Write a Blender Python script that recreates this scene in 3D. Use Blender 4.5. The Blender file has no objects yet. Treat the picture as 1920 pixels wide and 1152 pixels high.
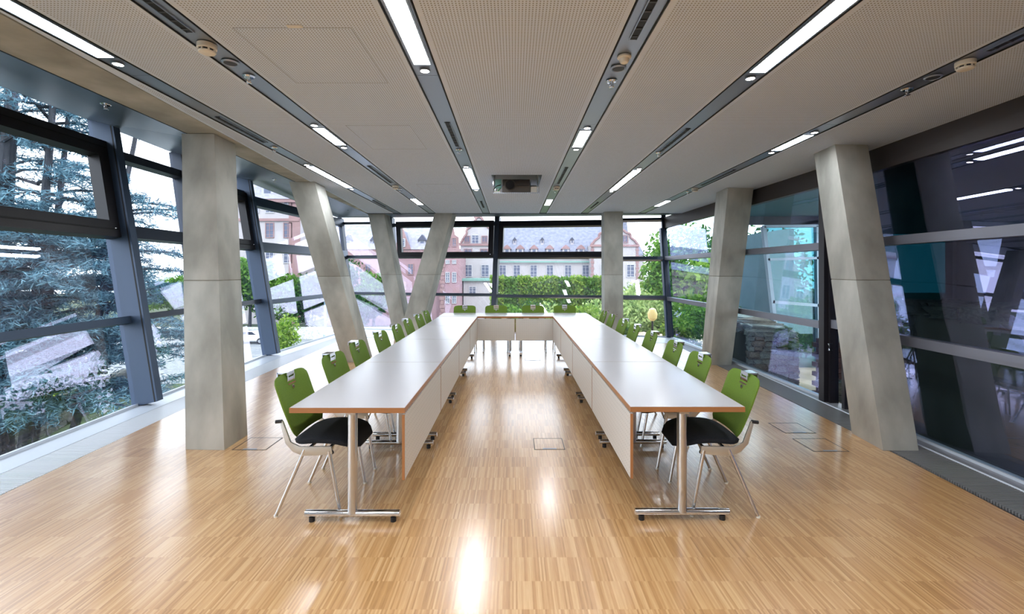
import bpy, bmesh, math, random
import numpy as np
from mathutils import Vector, Matrix

random.seed(7)
RNG = np.random.default_rng(7)
C = bpy.context.scene.collection
SC = bpy.context.scene

# ------------------------------------------------------------------ camera, world, sun, exposure
F, CXP, CYP, EYE = 868.0, 963.5, 508.0, 1.57
cd = bpy.data.cameras.new('camera')
cam = bpy.data.objects.new('camera', cd); C.objects.link(cam)
cam.location = (0, 0, EYE); cam.rotation_euler = (math.pi / 2, 0, 0)
cd.sensor_width = 36; cd.lens = 36 * F / 1920
cd.shift_x = -(CXP - 960) / 1920; cd.shift_y = -(576 - CYP) / 1920
cd.clip_start = .05; cd.clip_end = 500
SC.camera = cam

def lin(r, g, b):
    f = lambda c: (c / 12.92 if c <= .04045 else ((c + .055) / 1.055) ** 2.4)
    return (f(r / 255), f(g / 255), f(b / 255), 1)

w = bpy.data.worlds.new('sky'); SC.world = w; w.use_nodes = True
bg = w.node_tree.nodes['Background']
bg.inputs['Color'].default_value = (.86, .94, 1.0, 1); bg.inputs['Strength'].default_value = 3.9

sd = bpy.data.lights.new('sun', 'SUN'); sun = bpy.data.objects.new('sun', sd); C.objects.link(sun)
sd.energy = 1.05; sd.angle = .01; sd.color = (1, .93, .84)
sun.rotation_euler = Vector((-.35, .80, -.75)).to_track_quat('-Z', 'Y').to_euler()

SC.view_settings.view_transform = 'Standard'; SC.view_settings.look = 'None'
SC.view_settings.gamma = 1; SC.view_settings.use_curve_mapping = False
SC.view_settings.exposure = 0.45
SC.cycles.max_bounces = 10; SC.cycles.transparent_max_bounces = 24
SC.cycles.caustics_reflective = False; SC.cycles.caustics_refractive = False
SC.cycles.sample_clamp_indirect = 6
LAMP = 34.0          # luminous strips
SPOT = 24.0          # downlights

# ------------------------------------------------------------------ materials
MATS = {}
def nodes(m): return m.node_tree.nodes, m.node_tree.links
def mat(name, col, rough=.5, metal=0, spec=.5, coat=0):
    m = bpy.data.materials.new(name); m.use_nodes = True
    b = m.node_tree.nodes['Principled BSDF']
    b.inputs['Base Color'].default_value = col; b.inputs['Roughness'].default_value = rough
    b.inputs['Metallic'].default_value = metal; b.inputs['Specular IOR Level'].default_value = spec
    b.inputs['Coat Weight'].default_value = coat; b.inputs['Coat IOR'].default_value = 2.0; b.inputs['Coat Roughness'].default_value = .20
    MATS[name] = m; return m
def noisy(name, c1, c2, scale=6, rough=.6, stretch=(1, 1, 1), bump=0, detail=6, metal=0, spec=.4, lo=.35, hi=.65):
    m = mat(name, c1, rough, metal, spec); N, L = nodes(m); b = N['Principled BSDF']
    tc = N.new('ShaderNodeTexCoord'); mp = N.new('ShaderNodeMapping'); mp.inputs['Scale'].default_value = stretch
    nz = N.new('ShaderNodeTexNoise'); nz.inputs['Scale'].default_value = scale; nz.inputs['Detail'].default_value = detail
    rp = N.new('ShaderNodeValToRGB'); e = rp.color_ramp.elements
    e[0].position = lo; e[1].position = hi; e[0].color = c1; e[1].color = c2
    L.new(tc.outputs['Object'], mp.inputs[0]); L.new(mp.outputs[0], nz.inputs['Vector'])
    L.new(nz.outputs['Fac'], rp.inputs[0]); L.new(rp.outputs[0], b.inputs['Base Color'])
    if bump:
        bp = N.new('ShaderNodeBump'); bp.inputs['Strength'].default_value = bump; bp.inputs['Distance'].default_value = .02
        L.new(nz.outputs['Fac'], bp.inputs['Height']); L.new(bp.outputs[0], b.inputs['Normal'])
    return m
def emit(name, col, s):
    m = bpy.data.materials.new(name); m.use_nodes = True; N, L = nodes(m); N.clear()
    o = N.new('ShaderNodeOutputMaterial'); e = N.new('ShaderNodeEmission')
    e.inputs[0].default_value = col; e.inputs[1].default_value = s; L.new(e.outputs[0], o.inputs[0]); MATS[name] = m; return m
def glass(name, tint, refl, f0):
    m = bpy.data.materials.new(name); m.use_nodes = True; N, L = nodes(m); N.clear()
    o = N.new('ShaderNodeOutputMaterial'); mx = N.new('ShaderNodeMixShader')
    t = N.new('ShaderNodeBsdfTransparent'); g = N.new('ShaderNodeBsdfGlossy')
    t.inputs[0].default_value = tint; g.inputs[0].default_value = refl; g.inputs['Roughness'].default_value = 0
    ge = N.new('ShaderNodeNewGeometry'); d = N.new('ShaderNodeVectorMath'); d.operation = 'DOT_PRODUCT'
    L.new(ge.outputs['Normal'], d.inputs[0]); L.new(ge.outputs['Incoming'], d.inputs[1])
    def mth(op, a, bv):
        n = N.new('ShaderNodeMath'); n.operation = op; n.use_clamp = True
        if hasattr(a, 'links'): L.new(a, n.inputs[0])
        else: n.inputs[0].default_value = a
        if hasattr(bv, 'links'): L.new(bv, n.inputs[1])
        else: n.inputs[1].default_value = bv
        return n.outputs[0]
    ab = N.new('ShaderNodeMath'); ab.operation = 'ABSOLUTE'; L.new(d.outputs['Value'], ab.inputs[0])
    p = mth('POWER', mth('SUBTRACT', 1.0, ab.outputs[0]), 5.0)
    fac = mth('ADD', mth('MULTIPLY', p, 1 - f0), f0)
    L.new(fac, mx.inputs[0]); L.new(t.outputs[0], mx.inputs[1]); L.new(g.outputs[0], mx.inputs[2]); L.new(mx.outputs[0], o.inputs[0])
    MATS[name] = m; return m

def wood_floor():
    m = mat('parquet', (1, 1, 1, 1), .25, 0, .5, 1); N, L = nodes(m); b = N['Principled BSDF']
    tc = N.new('ShaderNodeTexCoord'); sx = N.new('ShaderNodeSeparateXYZ'); L.new(tc.outputs['Object'], sx.inputs[0])
    def mth(op, a, v=None):
        n = N.new('ShaderNodeMath'); n.operation = op; L.new(a, n.inputs[0])
        if v is not None:
            if hasattr(v, 'links'): L.new(v, n.inputs[1])
            else: n.inputs[1].default_value = v
        return n.outputs[0]
    rows = mth('FLOOR', mth('MULTIPLY', sx.outputs['Y'], 1 / .195))
    blk = mth('FLOOR', mth('MULTIPLY', sx.outputs['X'], 1 / .195))
    lam = mth('FLOOR', mth('MULTIPLY', sx.outputs['X'], 1 / .009))
    def wn(*ins):
        cb = N.new('ShaderNodeCombineXYZ')
        for i, s in enumerate(ins): L.new(s, cb.inputs[i])
        n = N.new('ShaderNodeTexWhiteNoise'); L.new(cb.outputs[0], n.inputs['Vector']); return n.outputs['Value']
    a = wn(lam, rows); c = wn(blk, rows)
    mp = N.new('ShaderNodeMapping'); mp.inputs['Scale'].default_value = (110, 5, 1); L.new(tc.outputs['Object'], mp.inputs[0])
    nz = N.new('ShaderNodeTexNoise'); nz.inputs['Scale'].default_value = 2; nz.inputs['Detail'].default_value = 3; L.new(mp.outputs[0], nz.inputs['Vector'])
    s = mth('ADD', mth('ADD', mth('MULTIPLY', a, .50), mth('MULTIPLY', c, .13)), mth('MULTIPLY', nz.outputs['Fac'], .42))
    rp = N.new('ShaderNodeValToRGB'); e = rp.color_ramp.elements
    e[0].position = .10; e[0].color = lin(166, 120, 72); e[1].position = .92; e[1].color = lin(228, 189, 140)
    k = rp.color_ramp.elements.new(.5); k.color = lin(203, 156, 103)
    L.new(s, rp.inputs[0]); L.new(rp.outputs[0], b.inputs['Base Color'])
    r = mth('ADD', mth('MULTIPLY', a, .04), .28); L.new(r, b.inputs['Roughness'])
    bp = N.new('ShaderNodeBump'); bp.inputs['Strength'].default_value = .015; bp.inputs['Distance'].default_value = .001
    L.new(s, bp.inputs['Height']); L.new(bp.outputs[0], b.inputs['Normal'])
    return m
def dotted(name, base, hole, pitch, rad, rough=.7, margin=None):
    """flat sheet drilled with a regular grid of small holes"""
    m = mat(name, base, rough, 0, .3); N, L = nodes(m); b = N['Principled BSDF']
    tc = N.new('ShaderNodeTexCoord')
    vm = N.new('ShaderNodeVectorMath'); vm.operation = 'MULTIPLY'; vm.inputs[1].default_value = (1 / pitch,) * 3
    L.new(tc.outputs['Object'], vm.inputs[0])
    fr = N.new('ShaderNodeVectorMath'); fr.operation = 'FRACTION'; L.new(vm.outputs[0], fr.inputs[0])
    sb = N.new('ShaderNodeVectorMath'); sb.operation = 'SUBTRACT'; sb.inputs[1].default_value = (.5, .5, .5); L.new(fr.outputs[0], sb.inputs[0])
    zz = N.new('ShaderNodeVectorMath'); zz.operation = 'MULTIPLY'; zz.inputs[1].default_value = (1, 1, 0) if margin != 'v' else (0, 1, 1)
    L.new(sb.outputs[0], zz.inputs[0])
    ln = N.new('ShaderNodeVectorMath'); ln.operation = 'LENGTH'; L.new(zz.outputs[0], ln.inputs[0])
    lt = N.new('ShaderNodeMath'); lt.operation = 'LESS_THAN'; lt.inputs[1].default_value = rad; L.new(ln.outputs['Value'], lt.inputs[0])
    mx = N.new('ShaderNodeMix'); mx.data_type = 'RGBA'; mx.inputs[6].default_value = base; mx.inputs[7].default_value = hole
    L.new(lt.outputs[0], mx.inputs[0]); L.new(mx.outputs[2], b.inputs['Base Color'])
    return m
def leafmat(name, c1, c2, trans=.35):
    m = bpy.data.materials.new(name); m.use_nodes = True; N, L = nodes(m); N.clear()
    o = N.new('ShaderNodeOutputMaterial'); mx = N.new('ShaderNodeMixShader'); mx.inputs[0].default_value = trans
    d = N.new('ShaderNodeBsdfDiffuse'); t = N.new('ShaderNodeBsdfTranslucent')
    g = N.new('ShaderNodeNewGeometry'); rp = N.new('ShaderNodeValToRGB'); e = rp.color_ramp.elements
    e[0].color = c1; e[1].color = c2; L.new(g.outputs['Random Per Island'], rp.inputs[0])
    L.new(rp.outputs[0], d.inputs[0]); L.new(rp.outputs[0], t.inputs[0])
    L.new(d.outputs[0], mx.inputs[1]); L.new(t.outputs[0], mx.inputs[2]); L.new(mx.outputs[0], o.inputs[0]); MATS[name] = m; return m

wood_floor()
dotted('ceiling_board', lin(214, 227, 248), lin(132, 136, 142), .0175, .24)
mat('ceiling_plain', lin(214, 227, 248), .7)
mat('ceiling_deck', lin(120, 120, 120), .9)
noisy('concrete', lin(150, 150, 144), lin(186, 186, 180), 3, .75, (1, 1, .5), .12, 8)
noisy('concrete_joint', lin(120, 116, 106), lin(140, 136, 124), 8, .8)
mat('channel_metal', lin(158, 168, 182), .35, .75)
mat('slot_black', lin(14, 14, 16), .6)
mat('louvre', lin(60, 62, 66), .5)
mat('white_plastic', lin(228, 224, 214), .4)
mat('chrome', lin(215, 217, 222), .1, 1)
mat('dull_chrome', lin(200, 200, 200), .25, 1)
mat('cast_aluminium', lin(196, 194, 188), .38, .85)
mat('blue_frame', lin(60, 78, 104), .4, .2)
mat('back_frame', lin(52, 60, 76), .35, .3)
mat('dark_frame', lin(36, 34, 40), .4, .1)
mat('grey_frame', lin(128, 130, 142), .35, .4)
mat('soffit_metal', lin(80, 96, 108), .34, .4)
mat('fascia_brown', lin(62, 56, 56), .45, .2)
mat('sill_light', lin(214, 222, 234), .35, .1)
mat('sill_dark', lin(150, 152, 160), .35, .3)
mat('grille_glare', lin(226, 230, 236), .35, .1)  # brightness of the reflecting slats put into the colour
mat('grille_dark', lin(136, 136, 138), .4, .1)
mat('trench_dark', lin(112, 116, 120), .7)
mat('laminate', lin(194, 193, 198), .22, 0, .5)
mat('wood_edge', lin(158, 108, 68), .4)
mat('panel_white', lin(214, 214, 214), .4)
dotted('panel_drilled', lin(206, 204, 200), lin(150, 148, 144), .034, .10, .5, 'v')
mat('black_rubber', lin(16, 16, 18), .6)
noisy('black_fabric', lin(18, 20, 26), lin(30, 34, 42), 220, .9, bump=.05)
noisy('green_fabric', lin(90, 116, 34), lin(104, 132, 44), 260, .85, bump=.04)
mat('white_paint', lin(222, 222, 220), .6)
mat('projector_body', lin(52, 46, 42), .4)
mat('projector_top', lin(96, 88, 80), .4)
mat('lens_glass', lin(12, 10, 12), .08)
mat('blue_dot', lin(40, 60, 90), .4)
mat('green_cable', lin(60, 140, 90), .5)
emit('lamp_strip', (.92, .96, 1, 1), LAMP)
emit('lamp_spot', (1, .86, .70, 1), SPOT)
glass('pane_clear', (.94, .95, .97, 1), (.82, .78, 1, 1), .12)
glass('pane_right', (.84, .93, .95, 1), (.64, .62, 1, 1), .15)
glass('pane_wing', (.27, .48, .52, 1), (.75, .95, 1, 1), .10)
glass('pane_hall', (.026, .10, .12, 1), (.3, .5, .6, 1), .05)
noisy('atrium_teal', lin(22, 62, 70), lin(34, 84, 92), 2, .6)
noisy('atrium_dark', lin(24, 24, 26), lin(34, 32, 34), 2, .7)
noisy('stone_dark', lin(38, 42, 40), lin(80, 84, 78), 9, .9, bump=.4)
noisy('stone_pale', lin(150, 160, 158), lin(226, 226, 216), 9, .9, bump=.5)  # sunlight on the ruin put into the colour as extra paleness
noisy('stone_warm', lin(150, 132, 116), lin(204, 186, 166), 9, .9, bump=.5)
mat('mortar', lin(70, 70, 64), .95)
noisy('brick_brown', lin(74, 44, 36), lin(110, 66, 52), 14, .9)
mat('wing_frame', lin(186, 196, 214), .4, .3)
mat('wing_dark', lin(20, 70, 84), .5)
mat('wing_soffit', lin(46, 116, 128), .35, .3)
noisy('asphalt', lin(112, 117, 122), lin(136, 141, 144), 3, .9)
noisy('paving', lin(160, 162, 162), lin(178, 178, 176), 3, .9)
noisy('soil', lin(150, 132, 108), lin(190, 170, 144), 1.5, .95)
noisy('grass', lin(38, 52, 32), lin(60, 76, 46), 3, .95)
noisy('render_white', lin(166, 162, 166), lin(176, 172, 176), .4, .9)
noisy('sandstone', lin(140, 112, 114), lin(152, 124, 124), .6, .9)
noisy('pink_render', lin(148, 118, 126), lin(158, 128, 134), .5, .9)
noisy('slate', lin(110, 114, 130), lin(130, 134, 150), 2, .8)
noisy('slate_light', lin(134, 134, 150), lin(154, 154, 168), 2, .8)
mat('slate_dark', lin(76, 80, 96), .8)
mat('window_glass', lin(84, 92, 116), .4)
mat('window_white', lin(172, 172, 178), .6)
mat('copper_green', lin(116, 158, 150), .7)
noisy('bark', lin(44, 48, 56), lin(74, 76, 82), 12, .95, (1, 1, .2))
leafmat('needle_blue', lin(48, 82, 102), lin(136, 176, 192), .3)
leafmat('leaf_mid', lin(46, 86, 34), lin(120, 162, 74))
leafmat('leaf_bright', lin(66, 112, 38), lin(158, 184, 84))
leafmat('leaf_pale', lin(110, 142, 84), lin(188, 204, 138))
leafmat('leaf_deep', lin(26, 60, 34), lin(74, 118, 62))
mat('car_paint', lin(220, 222, 226), .2, .2, .5, .6)
mat('car_glass', lin(40, 46, 54), .08)
mat('tyre', lin(24, 24, 26), .8)
mat('pole_metal', lin(110, 140, 160), .5, .3)
mat('yellow_globe', lin(232, 206, 140), .4)

# ------------------------------------------------------------------ mesh helpers
class MB:
    def __init__(s): s.v = []; s.f = []
    def add(s, vs, fs):
        o = len(s.v); s.v += [tuple(p) for p in vs]; s.f += [tuple(i + o for i in q) for q in fs]; return s
    def hexa(s, p):      # p: 4 lower, 4 upper, same winding
        return s.add(p, [(3, 2, 1, 0), (4, 5, 6, 7), (0, 1, 5, 4), (1, 2, 6, 5), (2, 3, 7, 6), (3, 0, 4, 7)])
    def box(s, x0, x1, y0, y1, z0, z1):
        return s.hexa([(x0, y0, z0), (x1, y0, z0), (x1, y1, z0), (x0, y1, z0), (x0, y0, z1), (x1, y0, z1), (x1, y1, z1), (x0, y1, z1)])
    def prism(s, poly, z0, z1):
        n = len(poly)
        return s.add([(x, y, z0) for x, y in poly] + [(x, y, z1) for x, y in poly],
                     [tuple(range(n - 1, -1, -1)), tuple(range(n, 2 * n))] + [(i, (i + 1) % n, n + (i + 1) % n, n + i) for i in range(n)])
    def extr(s, poly3, vec):   # any planar polygon in space, pushed along vec
        n = len(poly3); vec = Vector(vec); a = [Vector(p) for p in poly3]
        return s.add(a + [p + vec for p in a], [tuple(range(n - 1, -1, -1)), tuple(range(n, 2 * n))] + [(i, (i + 1) % n, n + (i + 1) % n, n + i) for i in range(n)])
    def tube(s, path, r, n=10):
        P = [Vector(p) for p in path]; R = r if isinstance(r, (list, tuple)) else [r] * len(P)
        vs = []
        for i, p in enumerate(P):
            d = (P[min(i + 1, len(P) - 1)] - P[max(i - 1, 0)]).normalized()
            a = Vector((0, 0, 1)) if abs(d.z) < .95 else Vector((1, 0, 0))
            u = d.cross(a).normalized(); v = d.cross(u)
            for k in range(n):
                t = 2 * math.pi * k / n; vs.append(p + (u * math.cos(t) + v * math.sin(t)) * R[i])
        fs = [(i * n + k, i * n + (k + 1) % n, (i + 1) * n + (k + 1) % n, (i + 1) * n + k) for i in range(len(P) - 1) for k in range(n)]
        fs += [tuple(range(n)), tuple(range((len(P) - 1) * n + n - 1, (len(P) - 1) * n - 1, -1))]
        return s.add(vs, fs)
    def lathe(s, prof, c=(0, 0, 0), n=20):   # prof: (r, z)
        vs = [(c[0] + r * math.cos(2 * math.pi * k / n), c[1] + r * math.sin(2 * math.pi * k / n), c[2] + z) for r, z in prof for k in range(n)]
        m = len(prof)
        fs = [(i * n + k, i * n + (k + 1) % n, (i + 1) * n + (k + 1) % n, (i + 1) * n + k) for i in range(m - 1) for k in range(n)]
        fs += [tuple(range(n - 1, -1, -1)), tuple(range((m - 1) * n, m * n))]
        return s.add(vs, fs)
    def build(s, name, m, parent=None, loc=None, bevel=0, smooth=True, rot=0):
        me = bpy.data.meshes.new(name); me.from_pydata(s.v, [], s.f)
        bm = bmesh.new(); bm.from_mesh(me); bmesh.ops.recalc_face_normals(bm, faces=bm.faces)
        if bevel: bmesh.ops.bevel(bm, geom=[e for e in bm.edges], offset=bevel, segments=2, affect='EDGES', profile=.6)
        bm.to_mesh(me); bm.free()
        if smooth:
            me.polygons.foreach_set('use_smooth', [True] * len(me.polygons)); me.set_sharp_from_angle(angle=math.radians(32))
        me.materials.append(MATS[m])
        o = bpy.data.objects.new(name, me); C.objects.link(o)
        if parent: o.parent = parent
        if loc: o.location = loc
        if rot: o.rotation_euler[2] = rot
        return o
def box(name, m, b, parent=None, bevel=0): return MB().box(*b).build(name, m, parent, bevel=bevel)
def tag(o, label=None, cat=None, group=None, kind=None):
    if label: o['label'] = label
    if cat: o['category'] = cat
    if group: o['group'] = group
    if kind: o['kind'] = kind
    return o
def empty(name, loc=(0, 0, 0), rz=0):
    o = bpy.data.objects.new(name, None); C.objects.link(o); o.location = loc; o.rotation_euler[2] = rz; o.empty_display_size = .1; return o
def thing(name, label, cat, loc=(0, 0, 0), rz=0, group=None): return tag(empty(name, loc, rz), label, cat, group)
def struct(name, loc=(0, 0, 0)): return tag(empty(name, loc), kind='structure')
def children(o): return list(o.children)
KIDS = {}
def copy_tree(o, parent=None):
    c = o.copy(); C.objects.link(c)
    if parent: c.parent = parent
    for ch in KIDS.get(o.name, []): copy_tree(ch, c)
    return c
def note_kids(o):
    KIDS[o.name] = list(o.children)
    for ch in o.children: note_kids(ch)
ORD = ['first', 'second', 'third', 'fourth', 'fifth', 'sixth', 'seventh', 'eighth', 'ninth', 'tenth', 'eleventh', 'twelfth']

def facing(v): return Vector(v)
def V(*a): return Vector(a)
ROOM = V(0, 6, 1.3)

# ------------------------------------------------------------------ floor and ceiling
ZC = 2.90
fl = MB().prism([(-3.42, -3.5), (3.18, -3.5), (3.18, 2.6), (3.30, 4.5), (3.42, 10.0), (-3.95, 10.9), (-3.90, 10.0), (-3.75, 5.2), (-3.58, 3.2)], -.12, 0).build('floor', 'parquet')
tag(fl, kind='structure')
sub = tag(MB().prism([(-4.5, -3.6), (4.0, -3.6), (4.0, 11.4), (-4.6, 13.0)], -.4, -.13).build('floor_slab', 'ceiling_deck'), kind='structure')
ceil = struct('ceiling')
box('deck', 'ceiling_deck', (-3.35, 4.1, -3.6, 10.8, 3.12, 3.3), ceil)
def cedge(y): return min(-2.43 - .088 * y, -2.575 - .024 * y)
def bedge(y): return -2.99 - .04 * y
SX = [lambda y: -2.48 - .020 * y, lambda y: -1.775 - .0105 * y, lambda y: -.570 - .0065 * y, lambda y: .690 - .002 * y, lambda y: 1.630, lambda y: 2.835 + .011 * y]
HW = .078                                                      # half width of a light channel
Y0, Y1 = -3.5, 10.7
def cpanel(x0, x1, ya, yb, m='ceiling_board'):
    p = [(x0(ya), ya), (x1(ya), ya), (x1(yb), yb), (x0(yb), yb)]
    MB().prism(p, ZC, ZC + .022).build('ceiling_panel', m, ceil)
edges = [cedge] + [(lambda y, f=f, s=s: f(y) + s * (HW + .008)) for f in SX for s in (-1, 1)] + [lambda y: 4.05]
MARG = .03
for k in range(0, len(edges), 2):
    a, b = edges[k], edges[k + 1]
    al, br = (lambda y, a=a: a(y) + MARG), (lambda y, b=b: b(y) - MARG)
    segs = [(Y0, Y1)]
    if k == 6:
        segs = [(Y0, 6.42), (7.30, Y1)]
        cpanel(al, lambda y: -.31, 6.42, 7.30); cpanel(lambda y: .39, br, 6.42, 7.30)
    if k == 0:
        cpanel(lambda y: min(al(y), br(y) - .002), br, 3.3, Y1); cpanel(a, lambda y: min(al(y), br(y)), 3.3, Y1, 'ceiling_plain'); cpanel(br, b, 3.3, Y1, 'ceiling_plain'); cpanel(a, b, Y0, 2.3, 'ceiling_plain'); cpanel(a, b, 2.3, 3.3, 'ceiling_plain')
        continue
    for ya, yb in segs: cpanel(al, br, ya, yb)
    cpanel(a, al, Y0, Y1, 'ceiling_plain'); cpanel(br, b, Y0, Y1, 'ceiling_plain')
# recess above the projector lift
rc = MB(); rc.box(-.33, .41, 6.40, 6.42, 2.922, 3.11); rc.box(-.33, .41, 7.30, 7.32, 2.922, 3.11); rc.box(-.33, -.31, 6.42, 7.30, 2.922, 3.11); rc.box(.39, .41, 6.42, 7.30, 2.922, 3.11)
rc.build('projector_recess', 'white_paint', ceil)
# six metal channels
for i, f in enumerate(SX):
    tr = struct('trim_%d' % (i + 1))
    m = MB()
    for s in (-1, 1):
        x = lambda y: f(y) + s * HW
        m.hexa([(x(Y0) - .003, Y0, ZC - .004), (x(Y0) + .003, Y0, ZC - .004), (x(Y1) + .003, Y1, ZC - .004), (x(Y1) - .003, Y1, ZC - .004),
                (x(Y0) - .003, Y0, ZC + .05), (x(Y0) + .003, Y0, ZC + .05), (x(Y1) + .003, Y1, ZC + .05), (x(Y1) - .003, Y1, ZC + .05)])
    m.build('edge_profile', 'slot_black', tr)
    # tray sheets, butted every 1.2 m or so
    ys = [Y0, -1.2, .4, 1.25, 3.16, 5.15, 7.85, Y1] if i % 2 == 0 else [Y0, -1.2, .9, 2.0, 4.22, 5.12, 8.4, Y1]
    for ya, yb in zip(ys, ys[1:]):
        ya += .002; yb -= .002
        MB().hexa([(f(ya) - HW + .004, ya, ZC + .004), (f(ya) + HW - .004, ya, ZC + .004), (f(yb) + HW - .004, yb, ZC + .004), (f(yb) - HW + .004, yb, ZC + .004),
                   (f(ya) - HW + .004, ya, ZC + .012), (f(ya) + HW - .004, ya, ZC + .012), (f(yb) + HW - .004, yb, ZC + .012), (f(yb) - HW + .004, yb, ZC + .012)]).build('tray_sheet', 'channel_metal', tr)
# concrete edge beam underside and the metal soffit outside it
wl = struct('wall_left')
ys = [-3.5, 0, 2, 4, 6, 8, 10.75]
for ya, yb in zip(ys, ys[1:]):
    MB().hexa([(bedge(ya), ya, ZC + .004), (cedge(ya) - .012, ya, ZC + .004), (cedge(yb) - .012, yb, ZC + .004), (bedge(yb), yb, ZC + .004),
               (bedge(ya), ya, ZC + .2), (cedge(ya) - .012, ya, ZC + .2), (cedge(yb) - .012, yb, ZC + .2), (bedge(yb), yb, ZC + .2)]).build('edge_beam', 'concrete', wl)

# ------------------------------------------------------------------ facade
LP = [(V(-4.02, -3.5, 0), V(-4.84, -3.4, 3.46)), (V(-4.06, -.7, 0), V(-4.90, -.5, 3.44)), (V(-4.16, 2.25, 0), V(-4.98, 2.50, 3.42)), (V(-4.37, 5.408, 0), V(-5.10, 5.636, 3.388)),
      (V(-4.577, 8.571, 0), V(-5.20, 8.722, 3.328)), (V(-4.33, 12.5, 0), V(-4.90, 13.1, 3.05))]
B0, B1 = LP[-1], (V(3.69, 10.9, 0), V(3.88, 12.05, 3.0))
def on_line(a, b, t): return a.lerp(b, t)
def at_px(a, b, px):     # point of the line a-b that stands over a bearing
    k = (px - CXP) / F
    t = (k * a.y - a.x) / ((b.x - a.x) - k * (b.y - a.y)); return a.lerp(b, t)
def post(bp, tp): return (at_px(B0[0], B1[0], bp), at_px(B0[1], B1[1], tp))
BP = [B0, post(748, 735), post(926, 934.5), post(1151, 1150), B1]
RP = [(V(3.66, -3.5, 0), V(3.70, -3.5, 2.66)), (V(3.69, .6, 0), V(3.74, .6, 2.66)), (V(3.80, 5.56, 0), V(3.98, 5.83, 2.66)), (V(3.69, 10.9, 0), V(3.859, 11.92, 2.66))]

class Bay:
    def __init__(s, p0, p1):
        s.B0, s.T0 = p0; s.B1, s.T1 = p1; s.zt = s.T0.z
        n = (s.B1 - s.B0).cross(s.T0 - s.B0).normalized()
        if n.dot(ROOM - s.B0) < 0: n = -n
        s.n = n
    def S(s, u, z, d=0):
        v = z / (s.T0.z + (s.T1.z - s.T0.z) * u); return s.B0.lerp(s.B1, u).lerp(s.T0.lerp(s.T1, u), v) + s.n * d
    def bar(s, u0, u1, z0, z1, d0, d1, mb=None):
        mb = mb or MB()
        mb.hexa([s.S(u0, z0, d0), s.S(u1, z0, d0), s.S(u1, z0, d1), s.S(u0, z0, d1), s.S(u0, z1, d0), s.S(u1, z1, d0), s.S(u1, z1, d1), s.S(u0, z1, d1)])
        return mb
def mullion(bay, u, hw, d0, d1, m, parent, z0=0.0, z1=None, name='mullion'):
    z1 = bay.zt if z1 is None else z1
    L = (bay.B1 - bay.B0).length; du = hw / L
    return bay.bar(u - du, u + du, z0, z1, d0, d1).build(name, m, parent)
def window(name, p0, p1, rails, gm, fm, vent=None, u0=.0, u1=1.0, rd=.09):
    b = Bay(p0, p1); wd = struct(name)
    zs = [0.03]
    for z0, z1 in rails:
        b.bar(u0, u1, z0, z1, -.03, rd).build('transom', fm, wd); zs += [z0, z1]
    b.bar(u0, u1, 0, .025, -.05, .02).build('bottom_rail', 'sill_light', wd); zs[0] = .025
    zs.append(b.zt - .01)
    for k in range(0, len(zs), 2):
        b.bar(u0, u1, zs[k], zs[k + 1], -.006, 0).build('pane', gm, wd)
    if vent:
        ua, ub, z0, z1, t, d = vent
        L = (b.B1 - b.B0).length; du = t / L * .75
        vf = b.bar(ua, ub, z0, z0 + t, .0, d); b.bar(ua, ub, z1 - t, z1, 0, d, vf)
        b.bar(ua, ua + du, z0 + t, z1 - t, 0, d, vf); b.bar(ub - du, ub, z0 + t, z1 - t, 0, d, vf)
        v = vf.build('vent_frame', 'dark_frame', wd)
        sh = MB(); t2 = .03; d2 = .03
        b.bar(ua + du * .2, ub - du * .2, z0 + t * .42, z0 + t * .5, d, d + .006, sh); b.bar(ua + du * .2, ub - du * .2, z1 - t * .5, z1 - t * .42, d, d + .006, sh)
        sh.build('sash_bead', 'slot_black', v)
        MB().lathe([(.012, 0), (.012, .012), (.006, .016)], b.S(ub - du * .5, z0 + t * .5, d), 10).build('lock_screw', 'chrome', v)
    return b
RL = [(.96, 1.03), (1.95, 2.11), (2.92, 3.08)]
w1 = window('window_1', LP[0], LP[1], RL, 'pane_clear', 'blue_frame')  # this bay and the next are unseen, glazed to let in light
w2 = window('window_2', LP[1], LP[2], RL, 'pane_clear', 'blue_frame')
w3 = window('window_3', LP[2], LP[3], [(.94, 1.02), (1.96, 2.08), (2.96, 3.05)], 'pane_clear', 'blue_frame', (.0, .985, 1.94, 3.10, .19, .13))
mid = (LP[3][0].lerp(LP[4][0], .40), LP[3][1].lerp(LP[4][1], .44))
w4 = window('window_4', LP[3], mid, [(.96, 1.03), (1.96, 2.11), (2.95, 3.06)], 'pane_clear', 'back_frame')
w5 = window('window_5', mid, LP[4], [(.96, 1.03), (1.96, 2.08), (2.96, 3.05)], 'pane_clear', 'back_frame', (.06, .98, 1.94, 3.00, .17, .13))
w6 = window('window_6', LP[4], LP[5], [(.92, 1.00), (1.94, 2.11), (2.82, 3.0)], 'pane_clear', 'blue_frame')
for b, u in ((w2, 0), (w3, 0), (w3, 1), (w5, 1)): mullion(b, u, .05, -.05, .235, 'blue_frame', wl)
for b, u in ((w3, 1), (w5, 1)):
    mullion(b, u, .052, .20, .215, 'slot_black', wl, name='joint_strip')
mullion(w5, 0, .03, -.05, .12, 'back_frame', wl)
mullion(w1, 0, .05, -.05, .2, 'blue_frame', wl)
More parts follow.
